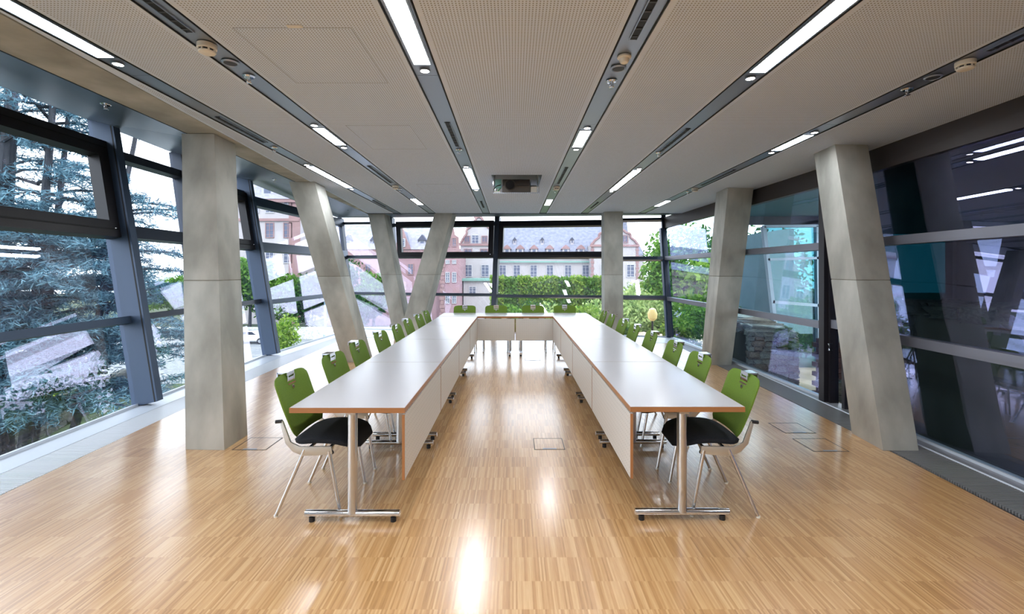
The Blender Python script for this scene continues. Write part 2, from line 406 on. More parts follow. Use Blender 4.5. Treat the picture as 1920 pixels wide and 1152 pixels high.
# metal soffit between beam and glass, in sheets
tops = [p[1] for p in LP]
def gtop(y):
    for a, b in zip(tops, tops[1:]):
        if y <= b.y or b is tops[-1]: return a.lerp(b, (y - a.y) / (b.y - a.y))
sy = [-3.4, -.5, 2.5, 5.636, 8.722, 13.1]; by = [-3.5, -.8, 1.9, 4.7, 7.3, 10.74]
for ya, yb, ba, bb_ in zip(sy, sy[1:], by, by[1:]):
    a, b = gtop(ya + .003), gtop(yb - .003); o_ = V(-.08, 0, .02)
    c, d = V(bedge(bb_) - .008, bb_ - .003, ZC), V(bedge(ba) - .008, ba + .003, ZC); up = V(0, 0, .02)
    MB().hexa([a + o_, d, c, b + o_, a + o_ + up, d + up, c + up, b + o_ + up]).build('soffit_sheet', 'soffit_metal', wl)
# far wall
wb = struct('wall_back')
x1 = window('window_7', BP[0], BP[1], [(.92, .98), (1.91, 1.98), (2.87, 2.92)], 'pane_clear', 'back_frame')
x2 = window('window_8', BP[1], BP[2], [(.91, .97), (1.92, 1.99), (2.80, 2.86)], 'pane_clear', 'back_frame', (.05, .97, 1.90, 2.90, .15, .12))
x3 = window('window_9', BP[2], BP[3], [(.88, .94), (1.90, 1.97), (2.78, 2.84)], 'pane_clear', 'back_frame', (.02, .97, 1.88, 2.87, .15, .12))
x4 = window('window_10', BP[3], BP[4], [(.86, .94), (1.82, 1.90), (2.85, 2.91)], 'pane_clear', 'back_frame')
for b, u, hw, dd in ((x1, 0, .05, .08), (x2, 0, .05, .14), (x3, 0, .06, .15), (x4, 0, .04, .1), (x4, 1, .055, .12)):
    mullion(b, u, hw, -.05, dd, 'back_frame', wb)
q0, q1 = B0[1] + V(-.1, .06, .02), B1[1] + V(.1, .06, .02); up = V(0, 0, .02)
e0, e1 = V(bedge(10.74), 10.735, ZC), V(3.95, 10.735, ZC)
MB().hexa([e0, e1, q1, q0, e0 + up, e1 + up, q1 + up, q0 + up]).build('soffit_sheet', 'soffit_metal', wb)
box('ceiling_end_profile', 'back_frame', (-3.4, 3.6, 10.70, 10.72, ZC - .012, ZC + .05), wb)
# wall on the stone side
wr = struct('wall_right')
RR = [(.85, .94), (1.83, 1.92)]
r1 = window('window_11', RP[0], RP[1], RR, 'pane_right', 'grey_frame', rd=.07)
r2 = window('window_12', RP[1], RP[2], RR, 'pane_right', 'grey_frame', rd=.07, u1=.93)
r3 = window('window_13', RP[2], RP[3], RR, 'pane_right', 'grey_frame', rd=.07)
dr = struct('door_1')
r2.bar(.932, .942, .0, 2.66, -.04, .06).build('door_stile', 'dark_frame', dr); r2.bar(.982, .988, 0, 2.66, -.04, .06).build('door_stile', 'dark_frame', dr)
r2.bar(.942, .982, .88, .98, -.03, .05).build('door_rail', 'grey_frame', dr)
r2.bar(.942, .982, .04, .88, -.02, 0).build('pane', 'pane_right', dr); r2.bar(.942, .982, .98, 2.62, -.02, 0).build('pane', 'pane_right', dr)
MB().tube([r2.S(.977, .70, .05), r2.S(.977, .70, .09), r2.S(.977, .62, .09), r2.S(.977, .62, .05)], .008).build('door_handle', 'chrome', dr)
for b, u, hw, dd in ((r1, 0, .05, .1), (r2, 0, .05, .1), (r3, 0, .045, .11), (r3, 1, .06, .10)): mullion(b, u, hw, -.05, dd, 'dark_frame' if u == 0 else 'blue_frame', wr)
for b in (r1, r2, r3):
    MB().hexa([b.S(0, 2.655, -.06), b.S(1, 2.655, -.06), b.S(1, 2.655, .02), b.S(0, 2.655, .02), b.S(0, 2.945, -.06), b.S(1, 2.945, -.06), b.S(1, 2.945, .02), b.S(0, 2.945, .02)]).build('fascia', 'fascia_brown', wr)
# rear wall (behind the viewer)
tag(box('wall_rear', 'white_paint', (-4.6, 4.2, -3.75, -3.52, -.1, 3.1)), kind='structure')

# sills and convector grilles along both glass sides
def sill(name, pts_out, pts_in, z0, z1, m, parent):
    for i in range(len(pts_out) - 1):
        a, b, c, d = pts_out[i], pts_out[i + 1], pts_in[i + 1], pts_in[i]
        MB().prism([a, b, c, d], z0, z1).build(name, m, parent)
bl = struct('baseboard_left')
lo = [(-4.06, -3.5), (-4.14, -.7), (-4.24, 2.25), (-4.44, 5.40), (-4.65, 8.57), (-4.40, 12.6)]
def lerp2(a, b, t): return (a[0] + (b[0] - a[0]) * t, a[1] + (b[1] - a[1]) * t)
lin_ = [(-3.42, -3.5), (-3.46, -.7), (-3.52, 2.25), (-3.76, 5.40), (-3.86, 8.57), (-3.93, 10.95)]
lm = [lerp2(a, b, .52) for a, b in zip(lo, lin_)]
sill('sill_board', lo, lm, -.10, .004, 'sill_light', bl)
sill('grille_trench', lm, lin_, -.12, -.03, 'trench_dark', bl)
def slats(name, A, B, m, parent, pitch=.02):
    mb = MB()
    for (a0, a1, b0, b1) in zip(A, A[1:], B, B[1:]):
        n = int((V(*a1, 0) - V(*a0, 0)).length / pitch)
        for k in range(n):
            p, q = V(*lerp2(a0, a1, k / n), 0), V(*lerp2(b0, b1, k / n), 0)
            t = V(0, pitch * .5, 0)
            mb.hexa([p + V(0, 0, -.02), q + V(0, 0, -.02), q + t + V(0, 0, -.02), p + t + V(0, 0, -.02), p + V(0, 0, .002), q + V(0, 0, .002), q + t + V(0, 0, .002), p + t + V(0, 0, .002)])
    return tag(mb.build(name, m, parent, smooth=False), kind='stuff')
slats('grille_slats', lm, lin_, 'grille_glare', bl)
br = struct('baseboard_right')
ro = [(3.72, -3.5), (3.75, .6), (3.86, 5.56), (3.95, 8.26), (3.78, 10.95)]
ri = [(3.18, -3.5), (3.18, .6), (3.34, 5.56), (3.40, 8.26), (3.42, 10.0)]
rm = [lerp2(a, b, .36) for a, b in zip(ro, ri)]
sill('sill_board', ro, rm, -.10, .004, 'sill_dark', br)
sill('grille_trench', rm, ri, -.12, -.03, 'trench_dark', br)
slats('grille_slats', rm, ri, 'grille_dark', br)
mb = MB()
for a, b in zip(rm, rm[1:]): mb.tube([(a[0], a[1], .004), (b[0], b[1], .004)], .008, 6)
mb.build('edge_profile', 'sill_light', br)
bb = struct('baseboard_back')
MB().prism([(-3.93, 10.94), (3.42, 10.0), (3.80, 10.98), (-4.42, 12.65)], -.1, .003).build('sill_board', 'sill_light', bb)

# ------------------------------------------------------------------ concrete columns
def column(label, b, t):
    b = [V(*p) for p in b]; t = [V(*p) for p in t]
    b.append(b[0] + b[2] - b[1]); t.append(t[0] + t[2] - t[1])
    th = thing('concrete_column', label, 'column', (b[0] + b[2]) / 2)
    o = th.location
    zj = 1.48
    for z0, z1, mname, nm, ins in ((0.0, zj - .004, 'concrete', 'lower_shaft', 0), (zj - .004, zj + .004, 'concrete_joint', 'casting_joint', .006), (zj + .004, 2.9, 'concrete', 'upper_shaft', 0)):
        lo_ = [b[i].lerp(t[i], z0 / 2.9) - o for i in range(4)]; hi_ = [b[i].lerp(t[i], z1 / 2.9) - o for i in range(4)]
        if ins:
            for R in (lo_, hi_):
                c = sum(R, V(0, 0, 0)) / 4
                for i in range(4): R[i] = R[i] + (c - R[i]).normalized() * ins
        MB().hexa(lo_ + hi_).build(nm, mname, th, bevel=.004 if not ins else 0)
    return th
column('square concrete column standing by the cedar window, foremost on that side', [(-2.88, 4.06, 0), (-2.53, 4.045, 0), (-2.545, 4.425, 0)], [(-3.22, 4.485, 2.9), (-2.906, 4.49, 2.9), (-2.93, 4.871, 2.9)])
column('leaning concrete column behind the third and fourth cedar side chairs', [(-2.935, 7.93, 0), (-2.565, 7.93, 0), (-2.60, 8.50, 0)], [(-3.357, 6.913, 2.9), (-2.975, 6.913, 2.9), (-3.003, 7.353, 2.9)])
column('concrete column of the far pair, its top leaning towards the cedar', [(-2.73, 10.56, 0), (-2.40, 10.56, 0), (-2.36, 11.0, 0)], [(-3.4, 10.79, 2.9), (-3.027, 10.79, 2.9), (-3.00, 11.2, 2.9)])
column('concrete column of the far pair, its top leaning towards the room middle', [(-2.64, 10.5, 0), (-2.19, 10.5, 0), (-2.10, 10.9, 0)], [(-1.829, 10.69, 2.9), (-1.422, 10.69, 2.9), (-1.375, 11.1, 2.9)])
column('upright concrete column before the white castle wall at the far end', [(2.03, 10.36, 0), (2.45, 10.36, 0), (2.45, 10.7, 0)], [(2.03, 10.40, 2.9), (2.45, 10.40, 2.9), (2.45, 10.75, 2.9)])
column('concrete column between the old stone wall window and the far stone side chairs', [(3.621, 7.699, 0), (3.26, 7.699, 0), (3.36, 8.30, 0)], [(3.857, 7.448, 2.9), (3.426, 7.4, 2.9), (3.434, 7.853, 2.9)])
column('leaning concrete column beside the dark reflecting window', [(3.531, 4.035, 0), (3.219, 4.035, 0), (3.262, 4.47, 0)], [(3.732, 4.88, 2.9), (3.377, 4.871, 2.9), (3.416, 5.271, 2.9)])

# ------------------------------------------------------------------ tables
TW, TL, TH = .70, 1.40, .74
def make_table(label):
    """long axis along Y, apron side at +X"""
    t = thing('conference_table', label, 'table', group='conference tables')
    L = TL / 2 - .0015; W = TW / 2
    MB().box(-W + .003, W - .003, -L + .003, L - .003, TH - .030, TH).build('tabletop', 'laminate', t)
    m = MB(); m.box(-W, W, -L, -L + .003, TH - .032, TH - .001); m.box(-W, W, L - .003, L, TH - .032, TH - .001)
    m.box(-W, -W + .003, -L + .003, L - .003, TH - .032, TH - .001); m.box(W - .003, W, -L + .003, L - .003, TH - .032, TH - .001)
    m.build('edge_band', 'wood_edge', t)
    m = MB(); m.box(-.03, .03, -L + .06, L - .06, TH - .062, TH - .032); m.box(-W + .06, W - .06, -L + .08, -L + .12, TH - .055, TH - .032); m.box(-W + .06, W - .06, L - .12, L - .08, TH - .055, TH - .032)
    m.build('under_frame', 'dull_chrome', t)
    for s in (-1, 1):
        y = s * (L - .10)
        leg = MB().tube([(0, y, .05), (0, y, TH - .055)], .030, 20).build('leg', 'dull_chrome', t)
        MB().tube([(-.295, y, .05), (.295, y, .05)], .021, 14).build('foot_bar', 'chrome', leg)
        for x in (-.255, .255): MB().lathe([(.018, 0), (.018, .03)], (x, y, 0), 12).build('foot_pad', 'black_rubber', leg)
    ap = MB().box(W - .018, W - .002, -L + .012, L - .012, .30, TH - .045).build('modesty_panel', 'panel_drilled', t)
    for y0, y1 in ((-L + .004, -L + .011), (L - .011, L - .004)): MB().box(W - .018, W - .002, y0, y1, .30, TH - .045).build('panel_edge', 'wood_edge', ap)
    for y in (-.5, -.22, .22, .5): MB().box(W - .02, W - .006, y - .05, y + .05, TH - .046, TH - .033).build('clip', 'chrome', t)
    return t
tab0 = make_table('')
note_kids(tab0)
XL, XR, YT = -1.01, 1.06, 2.80
first = True
def put_table(x, y, rz, label):
    global first
    o = tab0 if first else copy_tree(tab0)
    first = False
    o.location = (x, y, 0); o.rotation_euler[2] = rz; o['label'] = label
where = ['at the open front end', 'second from the open end', 'third from the open end', 'meeting the cross table']
for k in range(4): put_table(XL, YT + .7 + 1.4 * k, 0, 'white topped table with wood edge in the cedar side row, %s' % where[k])
for k in range(4): put_table(XR, YT + .02 + .7 + 1.4 * k, math.pi, 'white topped table with wood edge in the stone side row, %s' % where[k])
put_table(.025 - .70, 8.77, -math.pi / 2, 'white cross table closing the far end, half nearer the cedar side')
put_table(.025 + .70, 8.77, -math.pi / 2, 'white cross table closing the far end, half nearer the stone side')

# ------------------------------------------------------------------ chairs
def loft(sections, n=20, pw=2.6):
    """sections: (centre, axis_u, axis_v, hu, hv) -> closed superellipse loft"""
    vs = []
    for c, u, v, hu, hv in sections:
        for k in range(n):
            t = 2 * math.pi * k / n; ct, st = math.cos(t), math.sin(t)
            a = math.copysign(abs(ct) ** (2 / pw), ct); b = math.copysign(abs(st) ** (2 / pw), st)
            vs.append(Vector(c) + Vector(u) * a * hu + Vector(v) * b * hv)
    m = len(sections)
    fs = [(i * n + k, i * n + (k + 1) % n, (i + 1) * n + (k + 1) % n, (i + 1) * n + k) for i in range(m - 1) for k in range(n)]
    fs += [tuple(range(n - 1, -1, -1)), tuple(range((m - 1) * n, m * n))]
    return MB().add(vs, fs)
def make_chair():
    """faces +X, origin on the floor under the seat"""
    t = thing('conference_chair', '', 'chair', group='green backed chairs round the tables')
    # seat: loft along X
    S = []
    for k in range(15):
        q = k / 14; x = -.145 + .435 * q
        z = .468 + .018 * math.sin(math.pi * min(1, q * 1.25)) - (.055 * ((q - .7) / .3) ** 2 if q > .7 else 0) - .012 * (1 - q)
        hv = .030 * (max(0.03, 1 - abs(2 * q - 1) ** 5) ** .5) + .002
        hu = .222 * (max(0.0, 1 - max(0, (abs(2 * q - 1) - .45) / .55) ** 2.6 * .42))
        sl = -.25 if q > .85 else 0
        S.append(((x, 0, z), (0, 1, 0), (-sl, 0, 1), hu, hv))
    MB.build(loft(S, 28, 3.2), 'seat', 'black_fabric', t)
    # backrest: loft upwards, curved round the sitter
    vs = []; n = 18; rows = 16
    half = lambda q: .221 * (1 - .10 * max(0, (q - .88) / .12) ** 2.5 - .12 * max(0, (.16 - q) / .16) ** 2.2)
    pts = []
    for i in range(rows):
        q = i / (rows - 1)
        z = .495 + .375 * q; x = -.122 - .142 * q - .010 * math.sin(math.pi * q)
        th = .013 * (max(.05, 1 - abs(2 * q - 1) ** 8) ** .5)
        ring = []
        for sd_ in (1, -1):
            for k in range(n):
                p = k / (n - 1) if sd_ == 1 else 1 - k / (n - 1)
                y = (2 * p - 1) * half(q)
                e = th * max(.12, 1 - abs(2 * p - 1) ** 10) ** .5
                dz = -.012 * abs(2 * p - 1) ** 8
                ring.append((x + .55 * y * y + sd_ * e, y, z + dz * max(0, (q - .7) / .3)))
        pts.append(ring)
    N = 2 * n
    vs = [p for r in pts for p in r]
    fs = [(i * N + k, i * N + (k + 1) % N, (i + 1) * N + (k + 1) % N, (i + 1) * N + k) for i in range(rows - 1) for k in range(N)]
    fs += [tuple(range(N - 1, -1, -1)), tuple(range((rows - 1) * N, rows * N))]
    bk = MB().add(vs, fs).build('backrest', 'green_fabric', t)
    # chrome grip over the top edge with a plate below, and a round button
    m = MB(); m.box(-.306, -.242, -.050, .050, .867, .878)
    m.box(-.2445, -.2375, -.050, .050, .852, .878); m.box(-.308, -.300, -.050, .050, .840, .878)
    m.box(-.2440, -.2335, -.050, -.036, .800, .856); m.box(-.2440, -.2335, .036, .050, .800, .856); m.box(-.2370, -.2270, -.050, .050, .792, .804)
    m.box(-.2420, -.2350, -.036, .036, .804, .842)
    m.build('grip', 'chrome', bk)
    ring = MB().tube([(-.228, 0, .775), (-.216, 0, .776)], .013, 16).build('button', 'chrome', bk)
    MB().tube([(-.2165, 0, .776), (-.2145, 0, .776)], .006, 12).build('button_dot', 'blue_dot', bk)
    # frame: cast side brackets, leg tubes
    for s in (-1, 1):
        y = s * .236
        prof = [(-.190, .618), (-.168, .612), (-.118, .478), (-.060, .450), (.140, .452), (.148, .405), (.060, .395), (-.040, .392), (-.105, .418), (-.152, .470)]
        MB().extr([(x, y - .006, z) for x, z in prof], (0, .012, 0)).build('side_bracket', 'cast_aluminium', t, bevel=.002)
        MB().tube([(-.215, y, .606), (-.175, y, .610)], .011, 10).build('knob', 'black_rubber', t)
        for a, b_ in (((-.030, y * .99, .432), (-.215, y, .006)), ((.125, y * .99, .425), (.200, y * .985, .006))):
            lg = MB().tube([a, b_], [.012, .0105], 12).build('leg', 'dull_chrome', t)
            MB().lathe([(.0125, 0), (.0125, .012)], (b_[0], b_[1], 0), 10).build('glide', 'white_plastic', lg)
        MB().tube([(.118, y * .93, .398), (.142, y * .93, .412)], .014, 8).build('stacking_buffer', 'black_rubber', t)
    m = MB(); m.tube([(-.02, -.236, .425), (-.02, .236, .425)], .010, 8); m.tube([(.11, -.236, .425), (.11, .236, .425)], .010, 8)
    m.build('cross_tube', 'dull_chrome', t)
    return t
ch0 = make_chair(); note_kids(ch0); first_c = True
def put_chair(x, y, rz, label):
    global first_c
    o = ch0 if first_c else copy_tree(ch0)
    first_c = False
    o.location = (x, y, 0); o.rotation_euler[2] = rz; o['label'] = label
JIT = [(.0, .0), (.01, .01), (-.01, -.02), (0, .02), (.015, 0), (0, -.01), (.01, .02), (0, 0)]
for k in range(8):
    put_chair(-1.30 + JIT[k][0], 3.185 + .70 * k + JIT[k][1], math.radians(random.uniform(-2, 2)), 'green backed chair with black seat on the cedar side, %s from the open end' % ORD[k])
for k in range(8):
    put_chair(1.345 - JIT[k][0], 3.185 + .70 * k + JIT[k][1], math.pi + math.radians(random.uniform(-2, 2)), 'green backed chair with black seat on the stone wall side, %s from the open end' % ORD[k])
for k, x in enumerate((-.985, -.355, .385, 1.02)):
    put_chair(x, 9.07, -math.pi / 2, 'green backed chair behind the far cross table, %s counted from the cedar side' % ORD[k])

# ------------------------------------------------------------------ ceiling fittings
def chan(i): return 'on the %s channel from the cedar side' % ORD[i]
def light(i, y0, y1, label):
    f = SX[i]; x = f((y0 + y1) / 2); t = thing('ceiling_light', label, 'light', (x, (y0 + y1) / 2, ZC), -math.atan(f(1) - f(0)), 'luminous ceiling strips')
    h = (y1 - y0) / 2
    m = MB(); m.box(-.064, -.052, -h, h, -.004, .003); m.box(.052, .064, -h, h, -.004, .003); m.box(-.052, .052, -h, -h + .012, -.004, .003); m.box(-.052, .052, h - .012, h, -.004, .003)
    m.build('frame', 'channel_metal', t)
    MB().box(-.052, .052, -h + .012, h - .012, -.0015, .003).build('diffuser', 'lamp_strip', t)
def spot(i, y, label):
    t = thing('downlight', label, 'light', (SX[i](y), y, ZC), 0, 'small round downlights')
    MB().lathe([(.034, 0), (.036, -.006), (.030, -.008), (.027, -.003)], (0, 0, 0), 20).build('bezel', 'channel_metal', t)
    MB().lathe([(.026, -.004), (.026, -.0075)], (0, 0, 0), 18).build('lens', 'lamp_spot', t)
def slot(i, y0, y1, label):
    f = SX[i]; t = thing('air_slot', label, 'air vent', (f((y0 + y1) / 2), (y0 + y1) / 2, ZC), -math.atan(f(1) - f(0)), 'dark air slots'); h = (y1 - y0) / 2
    MB().box(-.020, .020, -h, h, -.002, .003).build('slot_bed', 'slot_black', t)
    m = MB(); m.box(-.026, -.020, -h, h, -.006, .003); m.box(.020, .026, -h, h, -.006, .003); m.build('slot_rim', 'channel_metal', t)
    n = max(3, int((y1 - y0) / .08)); me = None
    for k in range(n):
        y = -h + (k + .5) * (y1 - y0) / n
        if me is None:
            me = MB().box(-.018, .018, -.006, .006, -.006, -.002).build('slot_louvre', 'louvre', t, (0, y, 0))
        else:
            o = me.copy(); C.objects.link(o); o.parent = t; o.location = (0, y, 0)
def sprinkler(x, y, label, z=ZC):
    t = thing('sprinkler', label, 'sprinkler', (x, y, z), 0, 'ceiling sprinklers')
    MB().lathe([(.036, 0), (.040, -.004), (.030, -.012), (.012, -.013)], (0, 0, 0), 18).build('rosette', 'chrome', t)
    m = MB(); m.tube([(-.011, 0, -.012), (-.012, 0, -.034), (0, 0, -.044)], .003, 6); m.tube([(.011, 0, -.012), (.012, 0, -.034), (0, 0, -.044)], .003, 6); m.tube([(0, 0, -.012), (0, 0, -.044)], .003, 6)
    m.build('yoke', 'chrome', t)
    MB().lathe([(.018, -.044), (.020, -.047), (.016, -.049)], (0, 0, 0), 12).build('deflector', 'chrome', t)
def smoke(x, y, label):
    t = thing('smoke_detector', label, 'smoke detector', (x, y, ZC), 0, 'round smoke detectors')
    MB().lathe([(.052, 0), (.052, -.026), (.048, -.030)], (0, 0, 0), 24).build('base', 'white_plastic', t)
    MB().lathe([(.040, -.030), (.040, -.042)], (0, 0, 0), 24).build('sensor_gap', 'louvre', t)
    m = MB(); m.lathe([(.045, -.042), (.043, -.050), (.030, -.056), (.012, -.057)], (0, 0, 0), 24)
    for k in range(8):
        a = k * math.pi / 4; m.box(.043 * math.cos(a) - .004, .043 * math.cos(a) + .004, .043 * math.sin(a) - .004, .043 * math.sin(a) + .004, -.044, -.028)
    m.build('cap', 'white_plastic', t)
def speaker(x, y, label):
    t = thing('ceiling_speaker', label, 'speaker', (x, y, ZC), 0, 'round ceiling speakers')
    MB().lathe([(.050, 0), (.052, -.005), (.044, -.012), (.040, -.008)], (0, 0, 0), 24).build('ring', 'channel_metal', t)
    MB().lathe([(.041, -.004), (.038, -.010), (.01, -.012)], (0, 0, 0), 20).build('cover', 'louvre', t)
for k, i in enumerate((0, 2, 4)):
    o = (-.10, 0, .12)[k]
    light(i, -2.0 + o, -.3 + o, 'added fill light strip behind the viewer %s' % chan(i))  # unseen strip added as soft fill for the room
    light(i, 1.28 + o, 2.99 + o, 'long luminous strip foremost %s' % chan(i))
    spot(i, 3.07 + o, 'downlight before the foremost long strip %s' % chan(i))
    slot(i, 4.15 + o * 1.5, 4.95 + o * 1.5, 'short dark air slot %s' % chan(i))
    sprinkler(SX[i](5.08 + o), 5.08 + o, 'chrome sprinkler %s' % chan(i))
    spot(i, 5.90 + o, 'downlight beginning the second strip %s' % chan(i))
    light(i, 6.0 + o, 7.52 + o, 'second luminous strip %s' % chan(i))
    spot(i, 7.61 + o, 'downlight ending the second strip %s' % chan(i))
    slot(i, 8.85 + o, 9.75 + o, 'last air slot by the far windows %s' % chan(i))
for k, i in enumerate((1, 3, 5)):
    o = (-.08, 0, .14)[k]
    light(i, -.4 + o, 1.0 + o, 'added fill light strip above the viewer %s' % chan(i))  # unseen strip added to brighten the room
    slot(i, 1.4 + o, 2.66 + o, 'foremost dark air slot %s' % chan(i))
    if i == 3:
        t = thing('motion_sensor', 'domed white motion sensor %s' % chan(i), 'sensor', (SX[i](2.87), 2.87, ZC))
        MB().lathe([(.042, 0), (.043, -.010), (.034, -.016)], (0, 0, 0), 24).build('base', 'white_plastic', t)
        MB().lathe([(.030, -.016), (.030, -.028), (.022, -.042), (.008, -.048)], (0, 0, 0), 20).build('dome', 'white_plastic', t)
    else: smoke(SX[i](2.80 + o), 2.80 + o, 'white smoke detector by the foremost slot %s' % chan(i))
    speaker(SX[i](3.03 + o), 3.03 + o, 'flat round speaker %s' % chan(i))
    sprinkler(SX[i](3.24 + o), 3.24 + o, 'chrome sprinkler foremost %s' % chan(i))
    spot(i, 4.30 + o, 'downlight before the short strip %s' % chan(i))
    light(i, 4.38 + o, 4.98 + o, 'short luminous strip %s' % chan(i))
    spot(i, 5.06 + o, 'downlight beyond the short strip %s' % chan(i))
    slot(i, 5.95 + o, 7.08 + o, 'second dark air slot %s' % chan(i))
    smoke(SX[i](7.32 + o), 7.32 + o, 'small smoke detector beyond the second slot %s' % chan(i))
    sprinkler(SX[i](7.62 + o), 7.62 + o, 'far sprinkler %s' % chan(i))
    light(i, 8.65 + o, 9.40 + o, 'last lit strip by the far windows %s' % chan(i))
for (x, y, z), s in zip(((-3.41, 3.87, 2.966), (-3.78, 7.31, 3.015), (-3.745, 10.45, 2.98)), ('above the foremost cedar window', 'above the window behind the first column', 'above the window behind the second column')):
    sprinkler(x, y, 'chrome sprinkler on the metal soffit %s' % s, z)
for (x0, x1, y0, y1), s in zip(((-1.54, -.89, 2.53, 3.28), (-1.54, -.95, 4.23, 5.06), (-1.5, -.95, 7.1, 7.9)), ('foremost', 'middle', 'far')):
    t = thing('access_hatch', '%s flush ceiling hatch between the second and third ceiling channels' % s, 'hatch', ((x0 + x1) / 2, (y0 + y1) / 2, ZC), 0, 'ceiling hatches')
    a, b = (x1 - x0) / 2, (y1 - y0) / 2
    m = MB(); e = .005
    m.box(-a, a, -b, -b + e, -.0012, .001); m.box(-a, a, b - e, b, -.0012, .001); m.box(-a, -a + e, -b, b, -.0012, .001); m.box(a - e, a, -b, b, -.0012, .001)
    m.build('rim', 'channel_metal', t)
    MB().box(-a + e + .004, a - e - .004, -b + e + .004, b - e - .004, -.0010, .001).build('leaf', 'ceiling_board', t)
lc = thing('ceiling_latch', 'small white square latch plate on the perforated ceiling', 'latch', (-1.19, 2.51, ZC - .001))
MB().box(-.04, .04, -.012, .012, -.006, 0).build('plate', 'white_plastic', lc)

# projector on its lowered lift
pj = thing('projector', 'dark projector with round lens hanging in the ceiling opening', 'projector', (.03, 6.85, 2.68))
MB().box(-.20, .205, -.24, .20, .01, .105).build('lower_housing', 'projector_top', pj, bevel=.01)
MB().box(-.195, .20, -.23, .19, .106, .20).build('upper_housing', 'projector_body', pj, bevel=.012)
rg = MB().tube([(-.085, -.30, .105), (-.085, -.22, .105)], .075, 28).build('lens_barrel', 'projector_body', pj)
MB().tube([(-.085, -.307, .105), (-.085, -.295, .105)], .060, 24).build('lens', 'lens_glass', rg)
MB().lathe([(.076, 0), (.080, .004), (.072, .008)], (0, 0, 0), 28).build('lens_ring', 'projector_top', rg).matrix_local = Matrix.Translation((-.085, -.292, .105)) @ Matrix.Rotation(math.pi / 2, 4, 'X')
lf = thing('projector_lift', 'white lift tray hung below the ceiling, carrying the projector', 'projector lift', (.03, 6.86, 2.66))
MB().box(-.33, .34, -.34, .36, 0, .014).build('tray', 'ceiling_board', lf)
for x in (-.318, .325):
    for y in (-.30, .32): MB().tube([(x, y, .014), (x, y, .42)], .008, 8).build('rod', 'chrome', lf)
MB().box(.212, .30, -.26, .14, .014, .11).build('junction_box', 'white_plastic', lf, bevel=.004)
MB().box(.212, .30, -.22, .14, .135, .22).build('bracket_plate', 'channel_metal', lf, bevel=.004)
MB().box(-.30, -.21, -.18, -.17, .10, .23).build('back_plate', 'copper_green', lf)
MB().tube([(-.30, -.2, .03), (-.31, -.24, .09), (-.27, -.26, .12), (-.22, -.22, .14)], .008, 8).build('cable', 'black_rubber', lf)
MB().tube([(-.27, -.22, .03), (-.25, -.25, .06), (-.22, -.2, .10)], .008, 8).build('cable', 'green_cable', lf)
MB().box(-.31, -.22, -.30, -.24, .014, .035).build('terminal', 'white_plastic', lf)

# ------------------------------------------------------------------ floor boxes
for (x, y, s), lb in zip(((.315, 4.195, .27), (-2.32, 4.20, .30), (2.77, 4.62, .30), (2.755, 4.17, .31), (.33, 8.2, .27), (-2.2, 9.3, .3)),
                         ('in the aisle between the two table rows', 'beside the foremost concrete column on the cedar side', 'behind the stone side chairs, farther of the two there', 'behind the stone side chairs, nearer of the two there', 'under the far cross table', 'by the far concrete pair')):
    t = thing('floor_box', 'square floor socket lid %s' % lb, 'floor box', (x, y, 0), 0, 'floor socket lids')
    h = s / 2; e = .006; m = MB()
    m.box(-h, h, -h, -h + e, 0, .0022); m.box(-h, h, h - e, h, 0, .0022); m.box(-h, -h + e, -h + e, h - e, 0, .0022); m.box(h - e, h, -h + e, h - e, 0, .0022)
    m.build('frame', 'louvre', t)
    MB().box(-h + e + .002, h - e - .002, -h + e + .002, h - e - .002, 0, .0016).build('lid', 'parquet', t)
    MB().box(-.06, .06, -h + e, -h + .03, .0016, .003).build('cable_flap', 'sill_dark', t)

# ------------------------------------------------------------------ outside: ground, street
GZ = -6.5
tag(box('ground', 'grass', (-160, 160, -40, 170, GZ - .3, GZ)), kind='structure')
tag(MB().prism([(-120, 33), (-14, 33), (-12, 54.4), (-120, 54.4)], GZ, GZ + .03).build('street', 'asphalt'), kind='structure')
tag(MB().prism([(-8, 62), (60, 70), (60, 76), (-8, 76)], GZ, GZ + .05).build('court', 'paving'), kind='structure')
tag(MB().prism([(4.0, 5.6), (4.0, 11.6), (.8, 12.1), (1.5, 17), (16, 17), (16, 5.6)], GZ, -.75).build('terrace', 'soil'), kind='structure')
for k in range(3):
    y = 44 + 4 * k
    t = tag(MB().prism([(-110, y), (-14, y), (-14, y + .12), (-110, y + .12)], GZ + .03, GZ + .05).build('street_line', 'paving'), kind='structure')

# car on the street
ca = thing('car', 'pale silver saloon car driving along the street', 'car', (-29.2, 51.5, GZ + .03), 0)
prof = [(-2.2, .35), (-2.25, .75), (-2.1, .92), (-1.35, 1.0), (-.75, 1.40), (.55, 1.42), (1.15, 1.02), (2.05, .88), (2.25, .66), (2.22, .35)]
MB().extr([(x, -.85, z) for x, z in prof], (0, 1.7, 0)).build('body', 'car_paint', ca, bevel=.04)
m = MB(); m.extr([(-1.2, -.87, 1.02), (-.72, -.87, 1.33), (-.1, -.87, 1.35), (-.1, -.87, 1.02)], (0, 1.74, 0)); m.extr([(0, -.87, 1.02), (0, -.87, 1.35), (.52, -.87, 1.35), (1.0, -.87, 1.02)], (0, 1.74, 0))
m.build('side_window', 'car_glass', ca)
for x in (-1.4, 1.4):
    for y in (-.78, .78):
        wh = MB().tube([(x, y - .1, .33), (x, y + .1, .33)], .33, 16).build('wheel', 'tyre', ca)
        MB().tube([(x, y - .11, .33), (x, y + .11, .33)], .19, 12).build('hub_cap', 'chrome', wh)
pl = thing('street_pole', 'slim blue grey pole before the street trees', 'pole', (-16.7, 41, GZ))
